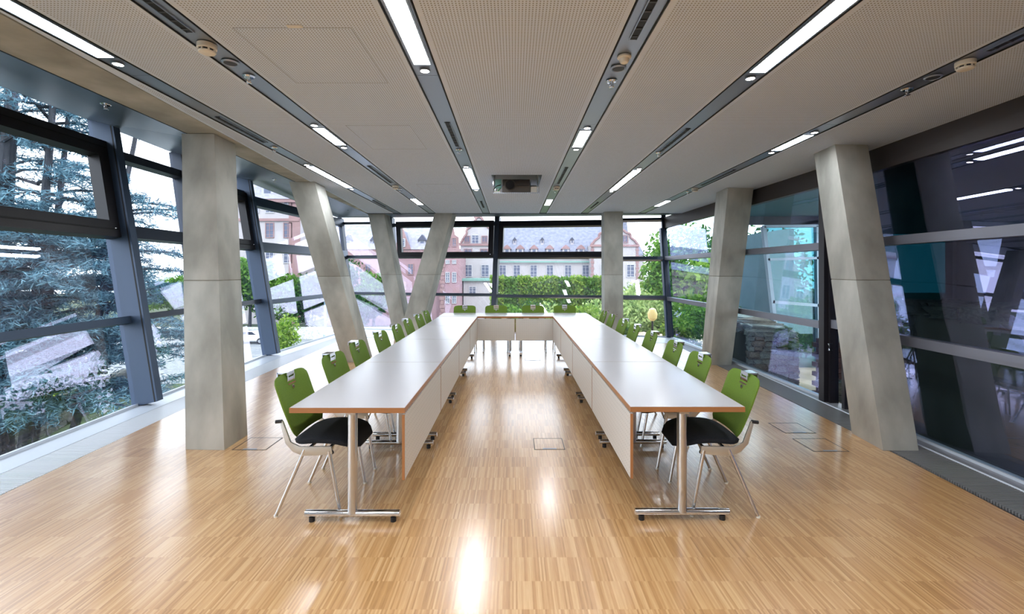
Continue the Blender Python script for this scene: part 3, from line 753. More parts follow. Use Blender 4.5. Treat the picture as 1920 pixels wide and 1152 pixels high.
MB().tube([(0, 0, .1), (0, 0, 5.9)], [.14, .10], 10).build('shaft', 'pole_metal', pl); MB().lathe([(.22, 0), (.22, .1), (.15, .14)], (0, 0, 0), 12).build('foot', 'pole_metal', pl)
MB().box(-.12, .12, -.2, -.1, 2.2, 2.7).build('sign_box', 'pole_metal', pl)
gl = thing('globe_post', 'yellow globe on a black post beyond the far glass', 'lamp', (4.25, 14.2, -.75))  # plain yellow globe on a dark post
MB().tube([(0, 0, 0), (0, 0, .78)], .03, 8).build('post', 'black_rubber', gl)
MB().lathe([(.05, .78), (.13, .86), (.15, 1.0), (.10, 1.14), (.02, 1.18)], (0, 0, 0), 16).build('globe', 'yellow_globe', gl)

# ------------------------------------------------------------------ foliage
def quads(name, cen, size, aspect, m, parent, flat=0.0, nrm=None):
    n = len(cen)
    d = RNG.normal(size=(n, 3)); d[:, 2] *= (1 - flat); d /= np.linalg.norm(d, axis=1)[:, None] + 1e-9
    if nrm is not None: e = nrm
    else: e = RNG.normal(size=(n, 3)); e[:, 2] += flat * 3
    u = np.cross(d, e); u /= np.linalg.norm(u, axis=1)[:, None] + 1e-9
    s = size * RNG.uniform(.6, 1.3, (n, 1)); a = d * s; b = u * s * aspect
    vs = np.empty((n, 4, 3)); vs[:, 0] = cen - a; vs[:, 1] = cen - b * .9; vs[:, 2] = cen + a; vs[:, 3] = cen + b * .9
    me = bpy.data.meshes.new(name); me.vertices.add(n * 4); me.loops.add(n * 4); me.polygons.add(n)
    me.vertices.foreach_set('co', vs.reshape(-1)); me.loops.foreach_set('vertex_index', np.arange(n * 4, dtype=np.int32))
    me.polygons.foreach_set('loop_start', np.arange(0, n * 4, 4, dtype=np.int32)); me.update(calc_edges=True)
    me.materials.append(MATS[m]); o = bpy.data.objects.new(name, me); C.objects.link(o); o.parent = parent
    o['kind'] = 'stuff'
    return o
def crown_points(n, rad, blobs=26, cz=0):
    c = RNG.normal(size=(blobs, 3)); c /= np.linalg.norm(c, axis=1)[:, None]; c *= RNG.uniform(.35, .78, (blobs, 1))
    r = RNG.uniform(.24, .42, blobs); k = RNG.integers(0, blobs, n)
    p = RNG.normal(size=(n, 3)); p /= np.linalg.norm(p, axis=1)[:, None]; p *= (RNG.uniform(.55, 1, (n, 1)))
    q = c[k] + p * r[k][:, None]
    return q * np.array(rad) + np.array((0, 0, cz))
def tree(name, label, x, y, base, h, rad, m, n=3500, leaf=.22, trunk=.25, group=None, cat='tree'):
    t = thing(name, label, cat, (x, y, base), 0, group)
    cz = h - rad[2]
    mb = MB(); mb.tube([(0, 0, 0), (trunk * .4, 0, h * .3), (0, trunk * .3, cz)], [trunk, trunk * .8, trunk * .4], 8)
    mb.tube([(0, 0, cz * .6), (rad[0] * .4, .2, cz + rad[2] * .1)], [trunk * .5, trunk * .15], 6); mb.tube([(0, 0, cz * .65), (-rad[0] * .4, -.2, cz)], [trunk * .5, trunk * .15], 6)
    mb.build('trunk', 'bark', t)
    quads('crown', crown_points(n, rad, 30, cz), leaf, .55, m, t)
    return t
def bush(name, label, x, y, base, rad, m, n=2500, leaf=.12, group=None, cat='shrub'):
    t = thing(name, label, cat, (x, y, base), 0, group)
    MB().tube([(0, 0, 0), (0, 0, rad[2] * .9)], [.06, .02], 6).build('stem', 'bark', t)
    p = crown_points(n, rad, 24, rad[2] * .85); quads('foliage', p[p[:, 2] > 0.02], leaf, .55, m, t)
    return t

# the big blue cedar outside the foremost window
cdr = thing('blue_cedar', 'huge blue grey cedar filling the foremost window', 'tree', (-14.7, 13.2, GZ))
mb = MB()
trs = [((0, 0), .42, (.2, .1)), ((.9, .6), .16, (.15, .3)), ((1.35, -.2), .20, (.35, 0)), ((-1.6, .5), .30, (-.2, .2)), ((2.3, .9), .15, (.5, .4))]
for (dx, dy), r_, (lx, ly) in trs:
    mb.tube([(dx * .35, dy * .35, 0), (dx * .8, dy * .8, 4.5), (dx, dy, 8), (dx + lx, dy + ly, 12), (dx + lx * 2, dy + ly * 2, 17)], [r_ * .9, r_ * .72, r_ * .6, r_ * .4, r_ * .1], 9)
mb.build('trunk', 'bark', cdr)
pts = []; bm_ = MB()
for b in range(330):
    (dx, dy), r_, _ = trs[RNG.integers(0, 5)]
    z = RNG.uniform(3.9, 9.6) if b % 10 < 7 else RNG.uniform(9, 14.2); a = RNG.uniform(0, 2 * math.pi); L = (5.0 - .16 * z) * RNG.uniform(.55, 1.05) * (1 - (.34 if b % 9 else .1) * max(0, math.cos(a)))
    droop = RNG.uniform(.05, .22)
    p0 = np.array((dx, dy, z)); dirv = np.array((math.cos(a), math.sin(a), 0)); side = np.array((-math.sin(a), math.cos(a), 0))
    path = [p0 + dirv * L * q + np.array((0, 0, .35 * math.sin(q * 2.2) - droop * L * q * q)) for q in (0, .35, .7, 1)]
    bm_.tube([tuple(p) for p in path], [.05, .04, .025, .008], 5)
    n = int(520 * (1.2 if z < 8.8 else .55))
    q = RNG.uniform(.18, 1, n) ** .8
    wdt = (.28 + .5 * (1 - q)) * L * .36
    lat = RNG.uniform(-1, 1, n)
    base = p0 + dirv * (L * q)[:, None] + side * (lat * wdt)[:, None]
    base[:, 2] += .35 * np.sin(q * 2.2) - droop * L * q * q - .10 * np.abs(lat) * wdt + RNG.normal(size=n) * .07
    pts.append(base)
bm_.build('branches', 'bark', cdr)
quads('needles', np.concatenate(pts), .105, .16, 'needle_blue', cdr, .35)

# low planting and walls outside the cedar window
G = lambda px, py, d: ((px - CXP) * d / F, d, EYE + (CYP - py) * d / F)
def stone_wall(name, label, origin, L, H, T, rz, mats, sw=.34, sh=.17, rough=.07, cat='wall', thingy=True, seed=1, mort='mortar', top=True):
    """rubble wall: every facing stone is its own block, proud of a mortar core"""
    r = random.Random(seed)
    t = thing(name, label, cat, origin, rz) if thingy else struct(name, origin)
    MB().box(.03, L - .03, .03, T - .03, 0, H - .05).build('core', mort, t)
    proto = []
    for k in range(7):
        m = MB(); a, b, c = .5, .5, .5
        m.box(-a, a, -b, b, -c, c)
        o = m.build('stone', mats[k % len(mats)], None, bevel=.10)
        me = o.data
        for v in me.vertices: v.co += Vector((r.uniform(-rough, rough) * 1.6, r.uniform(-rough, rough), r.uniform(-rough, rough) * 2))
        bpy.data.objects.remove(o); proto.append(me)
    def put(x, y, z, sx, sy, sz):
        o = bpy.data.objects.new('stone', r.choice(proto)); C.objects.link(o); o.parent = t; o.location = (x, y, z); o.scale = (sx, sy, sz)
        o.rotation_euler = (r.uniform(-.05, .05), r.uniform(-.06, .06), r.uniform(-.05, .05))
    z = 0
    while z < H - .03:
        h = min(sh * r.uniform(.75, 1.3), H - z + .03); x = 0
        while x < L - .02:
            w_ = min(sw * r.uniform(.6, 1.35), L - x); put(x + w_ / 2, .06, z + h / 2, w_ - .02, .16 + r.uniform(0, .05), h - .018); x += w_
        y = .14
        while y < T - .05:
            w_ = min(sw * r.uniform(.6, 1.1), T - y); put(.05, y + w_ / 2, z + h / 2, .15 + r.uniform(0, .04), w_ - .02, h - .018); put(L - .05, y + w_ / 2, z + h / 2, .15, w_ - .02, h - .018); y += w_
        z += h
    if top:
        x = 0
        while x < L:
            w_ = sw * r.uniform(.7, 1.4); put(x + w_ / 2, T * .55, H - .01, w_ - .02, T * .85, .12 + r.uniform(0, .06)); x += w_
    return t
stone_wall('garden_wall', 'low grey stone wall far below the foremost cedar window', (-21.2, 17.6, GZ), 13.5, 1.5, .5, math.radians(108), ['stone_dark'], .9, .4, seed=3)
for nm, x, y, r_, mm in (('bright green shrub behind the low stone wall under the cedar', -25.4, 24.2, 1.5, 'leaf_bright'), ('dark green shrub behind the low stone wall, under the cedar', -24.3, 20.0, 1.5, 'leaf_deep'),
                         ('mid green shrub at the far end of the low stone wall', -27.4, 28.6, 1.7, 'leaf_mid'), ('deep green shrub rising tallest behind the low stone wall', -28.6, 23.6, 2.3, 'leaf_deep')):
    bush('shrub', nm, x, y, GZ, (r_, r_ * .8, r_ * 1.0), mm, 2600, .15, 'shrubs under the cedar')

# street trees with a low wall
for k, (px, d, top, rx, mm, nm) in enumerate(((468, 59, 468, 3.6, 'leaf_mid', 'full mid green street tree seen between first column and mullion'),
                                              (525, 59.5, 500, 4.2, 'leaf_mid', 'mid green street tree beyond the mullion'),
                                              (575, 60, 508, 4.0, 'leaf_deep', 'dark green street tree before the second leaning column'),
                                              (628, 60, 470, 4.2, 'leaf_deep', 'tall dark tree behind the second leaning column'),
                                              (668, 58.5, 545, 3.6, 'leaf_deep', 'dark low tree in the corner bay'),
                                              (322, 70, 500, 4.5, 'leaf_mid', 'hazy green tree across the street beside the cedar'),
                                              (700, 60, 500, 3.0, 'leaf_mid', 'green tree seen between the far concrete columns'))):
    x, _, zt = G(px, top, d)
    tree('street_tree', nm, x, d, GZ, zt - GZ, (rx, rx, min(rx * 1.1, (zt - GZ) * .46)), mm, 4200, .26, .22, 'trees along the street')
x, _, zt = G(530, 590, 34); tree('young_tree', 'small light green sapling at the street corner', x, 34, GZ, zt - GZ, (1.3, 1.3, 1.7), 'leaf_bright', 1500, .14, .07)
sw_ = struct('kerb_wall'); MB().box(-60, -13.5, 54.5, 54.9, GZ, GZ + 1.4).build('coping', 'stone_pale', sw_)

# ------------------------------------------------------------------ buildings
def win(parent, x, z, w_, h, y, m='window_white', gm='window_glass', bars=True, fr=.12, name='window'):
    """window on a wall that faces -Y at y: surround, pane and glazing bars"""
    s = MB(); a, b = w_ / 2, h / 2
    s.box(x - a - fr, x - a, y - .12, y + .02, z - b - fr, z + b + fr); s.box(x + a, x + a + fr, y - .12, y + .02, z - b - fr, z + b + fr)
    s.box(x - a, x + a, y - .12, y + .02, z + b, z + b + fr); s.box(x - a, x + a, y - .14, y + .02, z - b - fr, z - b)
    if bars:
        s.box(x - .04, x + .04, y - .09, y - .02, z - b, z + b)
        for q in (-.33, .0, .33): s.box(x - a, x + a, y - .08, y - .02, z + h * q - .03, z + h * q + .03)
    o = s.build(name, m, parent, smooth=False)
    MB().box(x - a, x + a, y - .05, y + .01, z - b, z + b).build('pane', gm, o)
    return o
def pxw(px0, px1, d): return (px1 - px0) * d / F
# white castle wing with long slate roof
D = 78.0
def gx_(px): return (px - CXP) * D / F
def gz_(py): return EYE + (CYP - py) * D / F
cs = thing('castle', 'long white castle wing with grey slate roof and curved red gables', 'castle')
box('wall', 'render_white', (gx_(868), gx_(1190), D, D + 12, GZ, gz_(486)), cs)
zE, zR = gz_(483), gz_(421) + .5
MB().add([(gx_(868), D - .4, zE), (gx_(1190), D - .4, zE), (gx_(1190), D + 6, zR), (gx_(868), D + 6, zR), (gx_(868), D + 12.4, zE), (gx_(1190), D + 12.4, zE)],
         [(0, 1, 2, 3), (3, 2, 5, 4), (0, 3, 4), (1, 5, 2), (0, 4, 5, 1)]).build('roof', 'slate', cs)
box('gutter', 'copper_green', (gx_(937), gx_(1104), D - .55, D - .3, gz_(492.5), gz_(490)), cs)
for px in (942.5, 969, 1000.5, 1031, 1065, 1098): win(cs, gx_(px), gz_(508.5), 1.0, 1.85, D)
def dormer(px, py0, py1, wpx, m1='render_white', m2='slate_dark', glass_=True, yoff=0.0):
    x = gx_(px); z0, z1 = gz_(py1), gz_(py0); a = pxw(0, wpx, D) / 2
    y = D - .5 + (z0 - zE) / (zR - zE) * 6 + yoff
    h = z1 - z0; s = MB(); s.box(x - a * .72, x + a * .72, y, y + 2.2, z0 - .3, z0 + h * .62)
    o = s.build('dormer', m1, cs, smooth=False)
    MB().extr([(x - a, y - .15, z0 + h * .55), (x + a, y - .15, z0 + h * .55), (x + a * .45, y - .15, z0 + h * .85), (x, y - .15, z1), (x - a * .45, y - .15, z0 + h * .85)], (0, 2.8, 0)).build('dormer_roof', m2, o, smooth=False)
    if glass_: MB().box(x - a * .32, x + a * .32, y - .05, y + .02, z0 + h * .06, z0 + h * .48).build('pane', 'window_glass', o)
for px in (950.6, 975.4, 1001.4, 1030.7, 1061, 1089.6): dormer(px, 459, 477, 17, 'render_white', 'sandstone')
for px in (965, 1018, 1075.5): dormer(px, 443.5, 455, 7.5, 'render_white', 'slate_dark')
def gable(pxa, pxb, py_eave, py_cornice, py_apex, wins, yoff, rest, quoin):
    x0, x1 = gx_(pxa), gx_(pxb); y = D - yoff
    box('gable_wall', 'render_white', (x0, x1, y, D + 1, GZ, gz_(py_cornice)), cs)
    xm = (x0 + x1) / 2; hw = (x1 - x0) / 2; zc_, za = gz_(py_cornice), gz_(py_apex); h = za - zc_
    side = [(1.0, 0), (1.0, .05), (.93, .10), (.86, .22), (.72, .34), (.66, .40), (.68, .52), (.60, .58), (.50, .60), (.40, .70), (.27, .78), (.22, .80), (.20, .90), (.10, .97), (0, 1)]
    poly = [(xm + hw * u, zc_ + h * v) for u, v in side] + [(xm - hw * u, zc_ + h * v) for u, v in reversed(side[:-1])]
    MB().extr([(x, y, z) for x, z in poly], (0, .6, 0)).build('gable', 'render_white', cs, smooth=False)
    m = MB()       # red sandstone edging, one bar per curve segment
    full = [(xm + hw * u, zc_ + h * v) for u, v in side] + [(xm - hw * u, zc_ + h * v) for u, v in reversed(side[:-1])]
    for (xa, za_), (xb, zb) in zip(full, full[1:]): m.tube([(xa, y - .05, za_), (xb, y - .05, zb)], .22, 5)
    m.build('gable_edging', 'sandstone', cs)
    box('cornice', 'sandstone', (x0 - .2, x1 + .2, y - .25, y + .1, zc_ - .25, zc_ + .1), cs)
    MB().extr([(x0, y + .5, zc_), (x1, y + .5, zc_), (xm, y + .5, za - .8)], (0, 9, 0)).build('gable_roof', 'slate', cs, smooth=False)
    for px, py, w_, h_ in wins: win(cs, gx_(px), gz_(py), w_, h_, y, 'sandstone' if h_ < 1.3 else 'window_white')
    qn = None; z = GZ + 6
    for xq in quoin:
        zz = gz_(545); k = 0
        while zz < zc_ - .3:
            w_ = .55 if k % 2 else .38
            if qn is None: qn = MB().box(-.5, .5, -.08, .06, 0, .42).build('quoin', 'sandstone', cs, smooth=False); o = qn
            else: o = qn.copy(); C.objects.link(o)
            o.parent = cs; o.location = (gx_(xq), y, zz); o.scale = (w_, 1, 1); zz += .5; k += 1
gable(866, 934, 486, 459.5, 409, [(878, 450.5, .75, .95), (910, 450.5, .75, .95), (893, 452, 1.0, 1.5), (880, 474, 1.1, .9), (909, 474, 1.1, .9), (880, 508, 1.1, 1.8), (911, 508, 1.1, 1.8)], 2.0, 0, ())
MB().tube([(gx_(893.5), D - 1.7, gz_(411)), (gx_(893.5), D - 1.7, gz_(400))], [.35, .05], 6).build('finial', 'sandstone', cs)
gable(1104, 1189, 486, 461.5, 424, [(1128, 450.5, .8, 1.1), (1165, 450.5, .8, 1.1), (1129, 474, 1.0, 1.0), (1128, 508, 1.1, 1.9), (1175, 508, 1.1, 1.9)], 2.5, 0, (1106, 1187.5))
MB().extr([(gx_(1156), D + 3, gz_(470)), (gx_(1187), D + 3, gz_(470)), (gx_(1187), D + 3, gz_(445)), (gx_(1183), D + 3, gz_(408)), (gx_(1160), D + 3, gz_(408))], (0, 6, 0)).build('tower_roof', 'slate', cs, smooth=False)
MB().add([(gx_(1188), D + 2, gz_(478)), (gx_(1216), D + 2, gz_(478)), (gx_(1204), D + 4, gz_(446)), (gx_(1190), D + 4, gz_(446)), (gx_(1188), D + 12, gz_(478)), (gx_(1216), D + 12, gz_(478))],
         [(0, 1, 2, 3), (3, 2, 5, 4), (0, 3, 4), (1, 5, 2), (0, 4, 5, 1)]).build('side_roof', 'slate', cs, smooth=False)
box('side_wall', 'render_white', (gx_(1188), gx_(1214), D + 2.2, D + 11, GZ, gz_(478)), cs)

# low flat-roofed annex before the castle
an = thing('annex', 'low white annex with green flat roof before the castle gable', 'building')
D2 = 70
a0, a1 = G(869, 0, D2)[0], G(928, 0, D2)[0]
box('wall', 'render_white', (a0, a1, D2, D2 + 5, GZ, G(0, 527, D2)[2]), an); box('roof_slab', 'copper_green', (a0 - .3, a1 + .3, D2 - .5, D2 + 5, G(0, 527, D2)[2], G(0, 522.5, D2)[2]), an)
win(an, G(886, 0, D2)[0], G(0, 546, D2)[2], .9, 1.2, D2)

# red sandstone building with pale slate roof
rb = thing('red_building', 'red sandstone building with pale slate roof behind the far columns', 'building')
D3 = 68.0
R = lambda px, py: ((px - CXP) * D3 / F, EYE + (CYP - py) * D3 / F)
xa, xb = R(610, 0)[0], R(838, 0)[0]; ze = R(0, 468)[1]
box('wall', 'pink_render', (xa, xb, D3, D3 + 7, GZ, ze), rb)
box('cornice', 'sandstone', (xa, xb, D3 - .35, D3, ze - .9, ze), rb)
zr = R(0, 418)[1]
MB().add([(xa, D3 - .5, ze), (xb + .3, D3 - .5, ze), (xb + .3, D3 + 3.8, zr), (xa, D3 + 3.8, zr), (xa, D3 + 7.5, ze), (xb + .3, D3 + 7.5, ze)], [(0, 1, 2, 3), (3, 2, 5, 4), (0, 3, 4), (1, 5, 2), (0, 4, 5, 1)]).build('roof', 'slate_light', rb, smooth=False)
for px in (650, 700, 790):
    x, z = R(px, 456); y = D3 + .6
    o = MB().box(x - .45, x + .45, y, y + 2, z - .6, z + .5).build('dormer', 'window_white', rb, smooth=False)
    MB().extr([(x - .7, y - .2, z + .4), (x + .7, y - .2, z + .4), (x, y - .2, z + 1.3)], (0, 3, 0)).build('dormer_roof', 'slate_dark', o, smooth=False)
    MB().box(x - .25, x + .25, y - .05, y + .02, z - .4, z + .3).build('pane', 'window_glass', o)
# cross gables in red stone
for pa, pb, py in ((740, 772, 428),):
    x0, z0 = R(pa, 468); x1, _ = R(pb, 468); za = R(0, py)[1]
    MB().extr([(x0, D3 - .6, z0), (x1, D3 - .6, z0), (x1 - (x1 - x0) * .25, D3 - .6, z0 + (za - z0) * .45), ((x0 + x1) / 2, D3 - .6, za), (x0 + (x1 - x0) * .25, D3 - .6, z0 + (za - z0) * .45)], (0, .5, 0)).build('cross_gable', 'sandstone', rb, smooth=False)
    MB().extr([(x0, D3 - .1, z0), (x1, D3 - .1, z0), ((x0 + x1) / 2, D3 - .1, za - .4)], (0, 5, 0)).build('cross_roof', 'slate', rb, smooth=False)
    win(rb, (x0 + x1) / 2, z0 + (za - z0) * .3, .7, 1.0, D3 - .65)
# end tower bay with stepped gable
x0, x1 = R(830, 0)[0], R(864, 0)[0]
box('tower_wall', 'pink_render', (x0, x1, D3 - 2, D3 + 7, GZ, R(0, 470)[1]), rb)
box('tower_cornice', 'sandstone', (x0 - .2, x1 + .2, D3 - 2.3, D3 - 2, R(0, 476)[1], R(0, 468)[1]), rb)
xm = (x0 + x1) / 2; zb_ = R(0, 469)[1]; zt_ = R(0, 424)[1]; hw = (x1 - x0) / 2
MB().extr([(xm - hw, D3 - 2, zb_), (xm + hw, D3 - 2, zb_), (xm + hw * .9, D3 - 2, zb_ + (zt_ - zb_) * .5), (xm + hw * .5, D3 - 2, zb_ + (zt_ - zb_) * .6), (xm + hw * .3, D3 - 2, zt_), (xm - hw * .3, D3 - 2, zt_), (xm - hw * .5, D3 - 2, zb_ + (zt_ - zb_) * .6), (xm - hw * .9, D3 - 2, zb_ + (zt_ - zb_) * .5)], (0, .6, 0)).build('tower_gable', 'sandstone', rb, smooth=False)
for px in (843, 855):
    win(rb, R(px, 0)[0], R(0, 456)[1], .42, 1.1, D3 - 2, 'sandstone', fr=.1); win(rb, R(px, 0)[0], R(0, 520)[1], .42, 1.3, D3 - 2, fr=.1); win(rb, R(px, 0)[0], R(0, 492)[1], .42, .4, D3 - 2, fr=.08)
    win(rb, R(px, 0)[0], R(0, 558)[1], .42, 1.3, D3 - 2, fr=.1)
qn = None; zz = GZ + 1; k = 0
while zz < ze - 1:
    if qn is None: qn = MB().box(-.5, .5, -.1, .05, 0, .5).build('quoin', 'sandstone', rb, smooth=False); o = qn
    else: o = qn.copy(); C.objects.link(o)
    o.parent = rb; o.location = (R(833.5, 0)[0], D3 - 2.02, zz); o.scale = (.75 if k % 2 else .5, 1, 1); zz += .58; k += 1
for px in (650, 690, 745, 770, 800, 822): win(rb, R(px, 0)[0], R(0, 505)[1], .7, 1.4, D3, 'sandstone')
# pale town house seen past the second mullion
th_ = thing('town_house', 'cream town house with pink stone bands seen past the second mullion', 'building')
D4 = 70.0
R4 = lambda px, py: ((px - CXP) * D4 / F, EYE + (CYP - py) * D4 / F)
xa, xb = R4(430, 0)[0], R4(562, 0)[0]; ze = R4(0, 374)[1]
box('wall', 'render_white', (xa, xb, D4, D4 + 10, GZ, ze), th_)
box('cornice', 'sandstone', (xa - .3, xb + .3, D4 - .5, D4, ze - .5, ze), th_); box('string_course', 'sandstone', (xa, xb, D4 - .25, D4, R4(0, 415)[1], R4(0, 410)[1]), th_)
box('corner_band', 'sandstone', (xb - 1.6, xb + .1, D4 - .12, D4, GZ, ze), th_)
MB().add([(xa, D4 - .6, ze), (xb + .4, D4 - .6, ze), (xb - 1, D4 + 2, ze + 3.2), (xa, D4 + 2, ze + 3.2), (xa, D4 + 9, ze + 3.2), (xb - 1, D4 + 9, ze + 3.2), (xa, D4 + 10.4, ze), (xb + .4, D4 + 10.4, ze)],
         [(0, 1, 2, 3), (3, 2, 5, 4), (4, 5, 7, 6), (1, 7, 5, 2), (0, 3, 4, 6), (0, 6, 7, 1)]).build('mansard_roof', 'slate_light', th_, smooth=False)
for px in (478, 506, 540):
    win(th_, R4(px, 0)[0], R4(0, 432)[1], 1.1, 2.1, D4, 'sandstone'); win(th_, R4(px, 0)[0], R4(0, 389)[1], 1.1, 1.5, D4, 'window_white'); win(th_, R4(px, 0)[0], R4(0, 480)[1], 1.1, 2.0, D4, 'window_white')
for px in (500,):
    x, z = R4(px, 358); o = MB().box(x - .9, x + .9, D4 + .2, D4 + 2.4, z - .9, z + .6).build('dormer', 'window_white', th_, smooth=False)
    MB().extr([(x + 1.1 * math.cos(a), D4 + .1, z + .6 + .9 * math.sin(a)) for a in [math.pi * q / 8 for q in range(9)]], (0, 2, 0)).build('dormer_roof', 'slate', o, smooth=False)
    MB().box(x - .5, x + .5, D4 + .15, D4 + .22, z - .5, z + .5).build('pane', 'window_glass', o)

# ------------------------------------------------------------------ planting beyond the far glass
D5 = 60
for k, px in enumerate((932, 957, 983, 1008, 1033, 1058, 1083, 1106, 1126)):
    x, _, zt = G(px, 519 + (3 if k % 2 else 0), D5); hh = zt - GZ
    t = thing('hedge', 'clipped green hedge block under the castle windows, %s counted from the annex' % ORD[k], 'hedge', (x, D5, GZ), 0, 'hedge below the castle')
    MB().tube([(0, 0, 0), (0, 0, hh * .6)], [.15, .06], 6).build('stem', 'bark', t)
    p = RNG.uniform(-1, 1, (3000, 3)) * np.array((.84, 1.0, .5)); p[:, 2] = (RNG.uniform(0, 1, 3000) ** .6) * hh + RNG.normal(size=3000) * .12
    quads('foliage', p, .22, .55, ('leaf_bright', 'leaf_mid')[k % 2] if k % 3 else 'leaf_bright', t)
for nm, px, pt, d, r_, mm in (('pale round shrub beyond the middle of the far glass', 1012, 562, 30, 2.2, 'leaf_pale'), ('pale green shrub beside the upright far column', 1105, 548, 26, 2.4, 'leaf_pale'),
                              ('mid green shrub low behind the cross table', 962, 572, 28, 1.6, 'leaf_mid'), ('yellow green shrub nearest the far glass on the stone side', 1065, 560, 22, 1.5, 'leaf_bright'),
                              ('grey green shrub right of the upright far column', 1195, 540, 24, 2.0, 'leaf_pale'), ('dark green shrub under the long hedge', 1000, 552, 44, 2.6, 'leaf_deep'), ('dark shrub under the hedge beside the far column', 1165, 560, 40, 2.6, 'leaf_deep')):
    x, _, zt = G(px, pt, d); bush('garden_shrub', nm, x, d, zt - r_ * 1.9, (r_ * 1.25, r_, r_ * 1.05), mm, 4000, .13, 'garden shrubs beyond the far glass')
for nm, px, pt, d, r_, mm in (('bright leafy tree rising beside the far corner post', 1250, 446, 34, 1.9, 'leaf_bright'), ('large green tree behind the stone side corner', 1285, 405, 30, 3.0, 'leaf_mid'),
                              ('tall green tree above the ruined wall', 1400, 400, 26, 3.2, 'leaf_deep'), ('bushy bright tree behind the sixth column', 1340, 470, 21, 2.3, 'leaf_bright'), ('deep green tree beside the glazed wing', 1440, 410, 24, 2.6, 'leaf_mid'),
                              ('pale tree low before the castle side roof', 1205, 500, 40, 2.6, 'leaf_pale')):
    x, _, zt = G(px, pt, d); tree('garden_tree', nm, x, d, GZ, zt - GZ, (r_, r_, min(r_ * 1.5, (zt - GZ) * .45)), mm, 5200, .17, .2, 'garden trees on the stone side')
for k, (x, y, r_, mm) in enumerate(((4.6, 12.9, .55, 'leaf_bright'), (5.6, 13.6, .8, 'leaf_mid'), (6.6, 12.6, .9, 'leaf_bright'), (3.1, 13.2, .45, 'leaf_mid'), (7.6, 11.2, 1.0, 'leaf_deep'), (5.3, 11.6, .6, 'leaf_mid'))):
    bush('terrace_shrub', 'small leafy shrub on the sandy terrace outside the corner, %s in size' % ('fifth', 'third', 'second', 'smallest', 'largest', 'fourth')[k], x, y, -.75, (r_, r_, r_ * .95), mm, 1800, .07, 'shrubs on the terrace')
rk = thing('boulder', 'pale flat boulder on the sandy terrace beyond the corner post', 'rock', (3.6, 13.6, -.76))
mb = MB().lathe([(.9, 0), (1.0, .18), (.7, .42), (.25, .5)], (0, 0, 0), 11); mb.v = [(x * 1.3 + random.uniform(-.1, .1), y * .7 + random.uniform(-.1, .1), z + random.uniform(-.05, .05)) for x, y, z in mb.v]
mb.build('rock_body', 'stone_warm', rk)

# ------------------------------------------------------------------ stone side: ruin, glazed wing, dark hall
stone_wall('ruined_wall', 'ruined rubble wall with sunlight in its stone colour outside the window beyond the leaning column', (4.62, 7.55, -.75), 3.2, 1.32, .75, math.radians(78), ['stone_pale', 'stone_pale', 'stone_warm'], .21, .10, rough=.13, seed=5)
bkt = thing('brick_pier', 'dark brown brick pier at the end of the ruined wall', 'pier', (4.86, 6.98, -.75))
MB().box(.02, .58, .02, .5, 0, 1.23).build('core', 'mortar', bkt)
pb = None
for r_ in range(16):
    for c in range(3):
        w_ = .19; x = c * .2 + (.1 if r_ % 2 else 0)
        if x + w_ > .62: x = .0; w_ = .095
        for face in (0, 1):
            if pb is None: pb = MB().box(0, 1, 0, .05, 0, .07).build('brick', 'brick_brown', bkt, smooth=False); o = pb
            else: o = pb.copy(); C.objects.link(o)
            o.parent = bkt
            if face == 0: o.location = (x, -.01, r_ * .078); o.scale = (w_, 1, 1)
            else: o.location = (.03, min(x, .4), r_ * .078); o.scale = (min(w_, .14), 1, 1); o.rotation_euler[2] = math.pi / 2
stone_wall('rubble_footing', 'low tumbled rubble footing before the brick pier', (4.75, 5.62, -.75), 1.15, .62, .8, math.radians(60), ['stone_warm', 'stone_pale'], .24, .14, rough=.15, seed=9)
# glazed wing
gw = thing('glazed_wing', 'projecting teal glazed wing with pale frames under a flat soffit', 'building', (0, 0, 0))
D6 = 9.6
W6 = lambda px, py: ((px - CXP) * D6 / F, EYE + (CYP - py) * D6 / F)
def fbar(p, q, t, m, nm, par, dep=.1):
    p, q = V(p[0], D6, p[1]), V(q[0], D6, q[1]); d = (q - p).normalized(); n = V(-d.z, 0, d.x) * t / 2; yv = V(0, dep / 2, 0)
    return MB().hexa([p - n - yv, p + n - yv, p + n + yv, p - n + yv, q - n - yv, q + n - yv, q + n + yv, q - n + yv]).build(nm, m, par, smooth=False)
tl, trr, bl_, brr = W6(1431, 425), W6(1532, 424), W6(1462, 690), W6(1536, 690)
for p, q, t_ in ((tl, bl_, .07), (trr, brr, .09), (tl, trr, .05), (W6(1438, 487), W6(1533, 484), .05), (W6(1447, 566), W6(1534, 573), .06)): fbar(p, q, t_, 'wing_frame', 'frame_bar', gw)
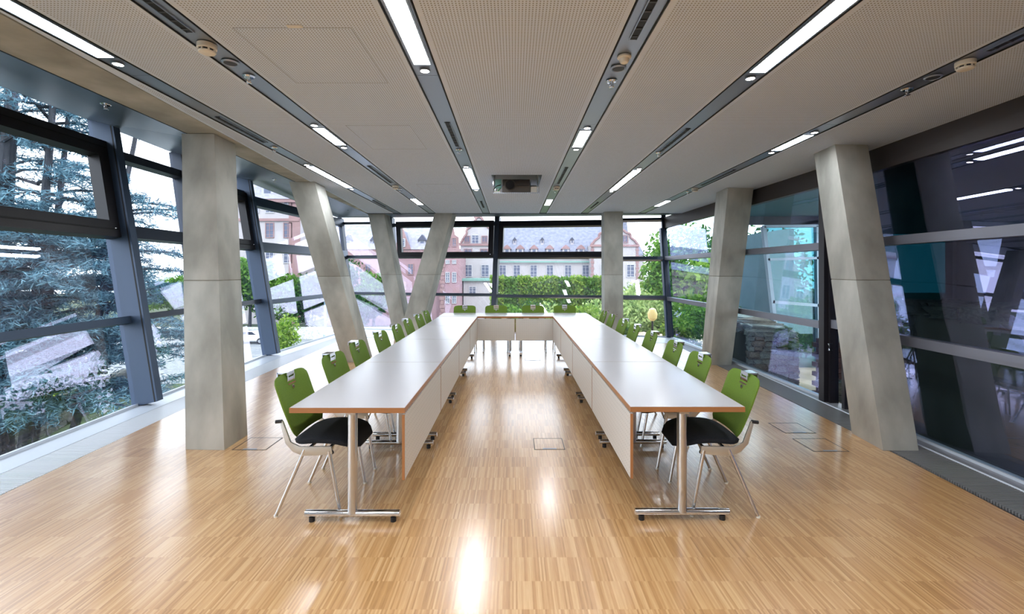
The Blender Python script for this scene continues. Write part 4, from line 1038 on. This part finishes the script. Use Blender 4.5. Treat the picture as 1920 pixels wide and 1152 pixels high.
MB().add([(tl[0], D6 + .03, tl[1]), (trr[0], D6 + .03, trr[1]), (brr[0], D6 + .03, brr[1]), (bl_[0], D6 + .03, bl_[1]), (tl[0], D6 + .05, tl[1]), (trr[0], D6 + .05, trr[1]), (brr[0], D6 + .05, brr[1]), (bl_[0], D6 + .05, bl_[1])],
         [(0, 1, 2, 3), (7, 6, 5, 4), (0, 4, 5, 1), (1, 5, 6, 2), (2, 6, 7, 3), (3, 7, 4, 0)]).build('glazing', 'pane_wing', gw)
box('inner_wall', 'wing_dark', (tl[0] + .9, tl[0] + 1.0, D6 + .6, D6 + 3, -.7, 2.5), gw)
box('corner_panel', 'blue_frame', (trr[0] + .05, trr[0] + .45, D6 - .05, D6 + .05, -.75, 2.75), gw)
MB().prism([(4.12, 5.6), (4.12, 9.2), (4.95, D6 + .3), (7.5, D6 + .3), (7.5, 5.6)], 2.72, 2.86).build('soffit', 'wing_soffit', gw)
box('eave', 'dark_frame', (4.9, 7.5, D6 + .2, D6 + .32, 2.55, 2.72), gw)
# dark hall behind the reflecting glass
wh_ = struct('wall_hall')
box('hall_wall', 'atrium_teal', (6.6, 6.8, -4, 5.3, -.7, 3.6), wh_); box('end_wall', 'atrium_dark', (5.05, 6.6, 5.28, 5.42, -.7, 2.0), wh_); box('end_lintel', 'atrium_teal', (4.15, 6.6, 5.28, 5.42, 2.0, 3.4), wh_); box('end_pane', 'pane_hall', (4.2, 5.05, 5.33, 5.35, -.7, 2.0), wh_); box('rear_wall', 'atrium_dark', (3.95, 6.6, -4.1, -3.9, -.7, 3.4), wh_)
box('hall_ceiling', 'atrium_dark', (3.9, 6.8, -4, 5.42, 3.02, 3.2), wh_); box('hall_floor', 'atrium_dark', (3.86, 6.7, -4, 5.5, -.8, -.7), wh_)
stone_wall('old_city_wall', 'dark rubble city wall inside the hall behind the reflecting glass', (4.98, -1.0, -.70), 6.1, 1.87, .7, math.pi / 2, ['stone_dark'], .34, .18, rough=.12, seed=11)
# unseen upper storeys, shaped to block sun and leave skylight outside
ub = struct('sun_block'); box('sun_block_storey', 'atrium_dark', (-4.2, 4.2, -6, 5.4, 3.6, 8), ub)
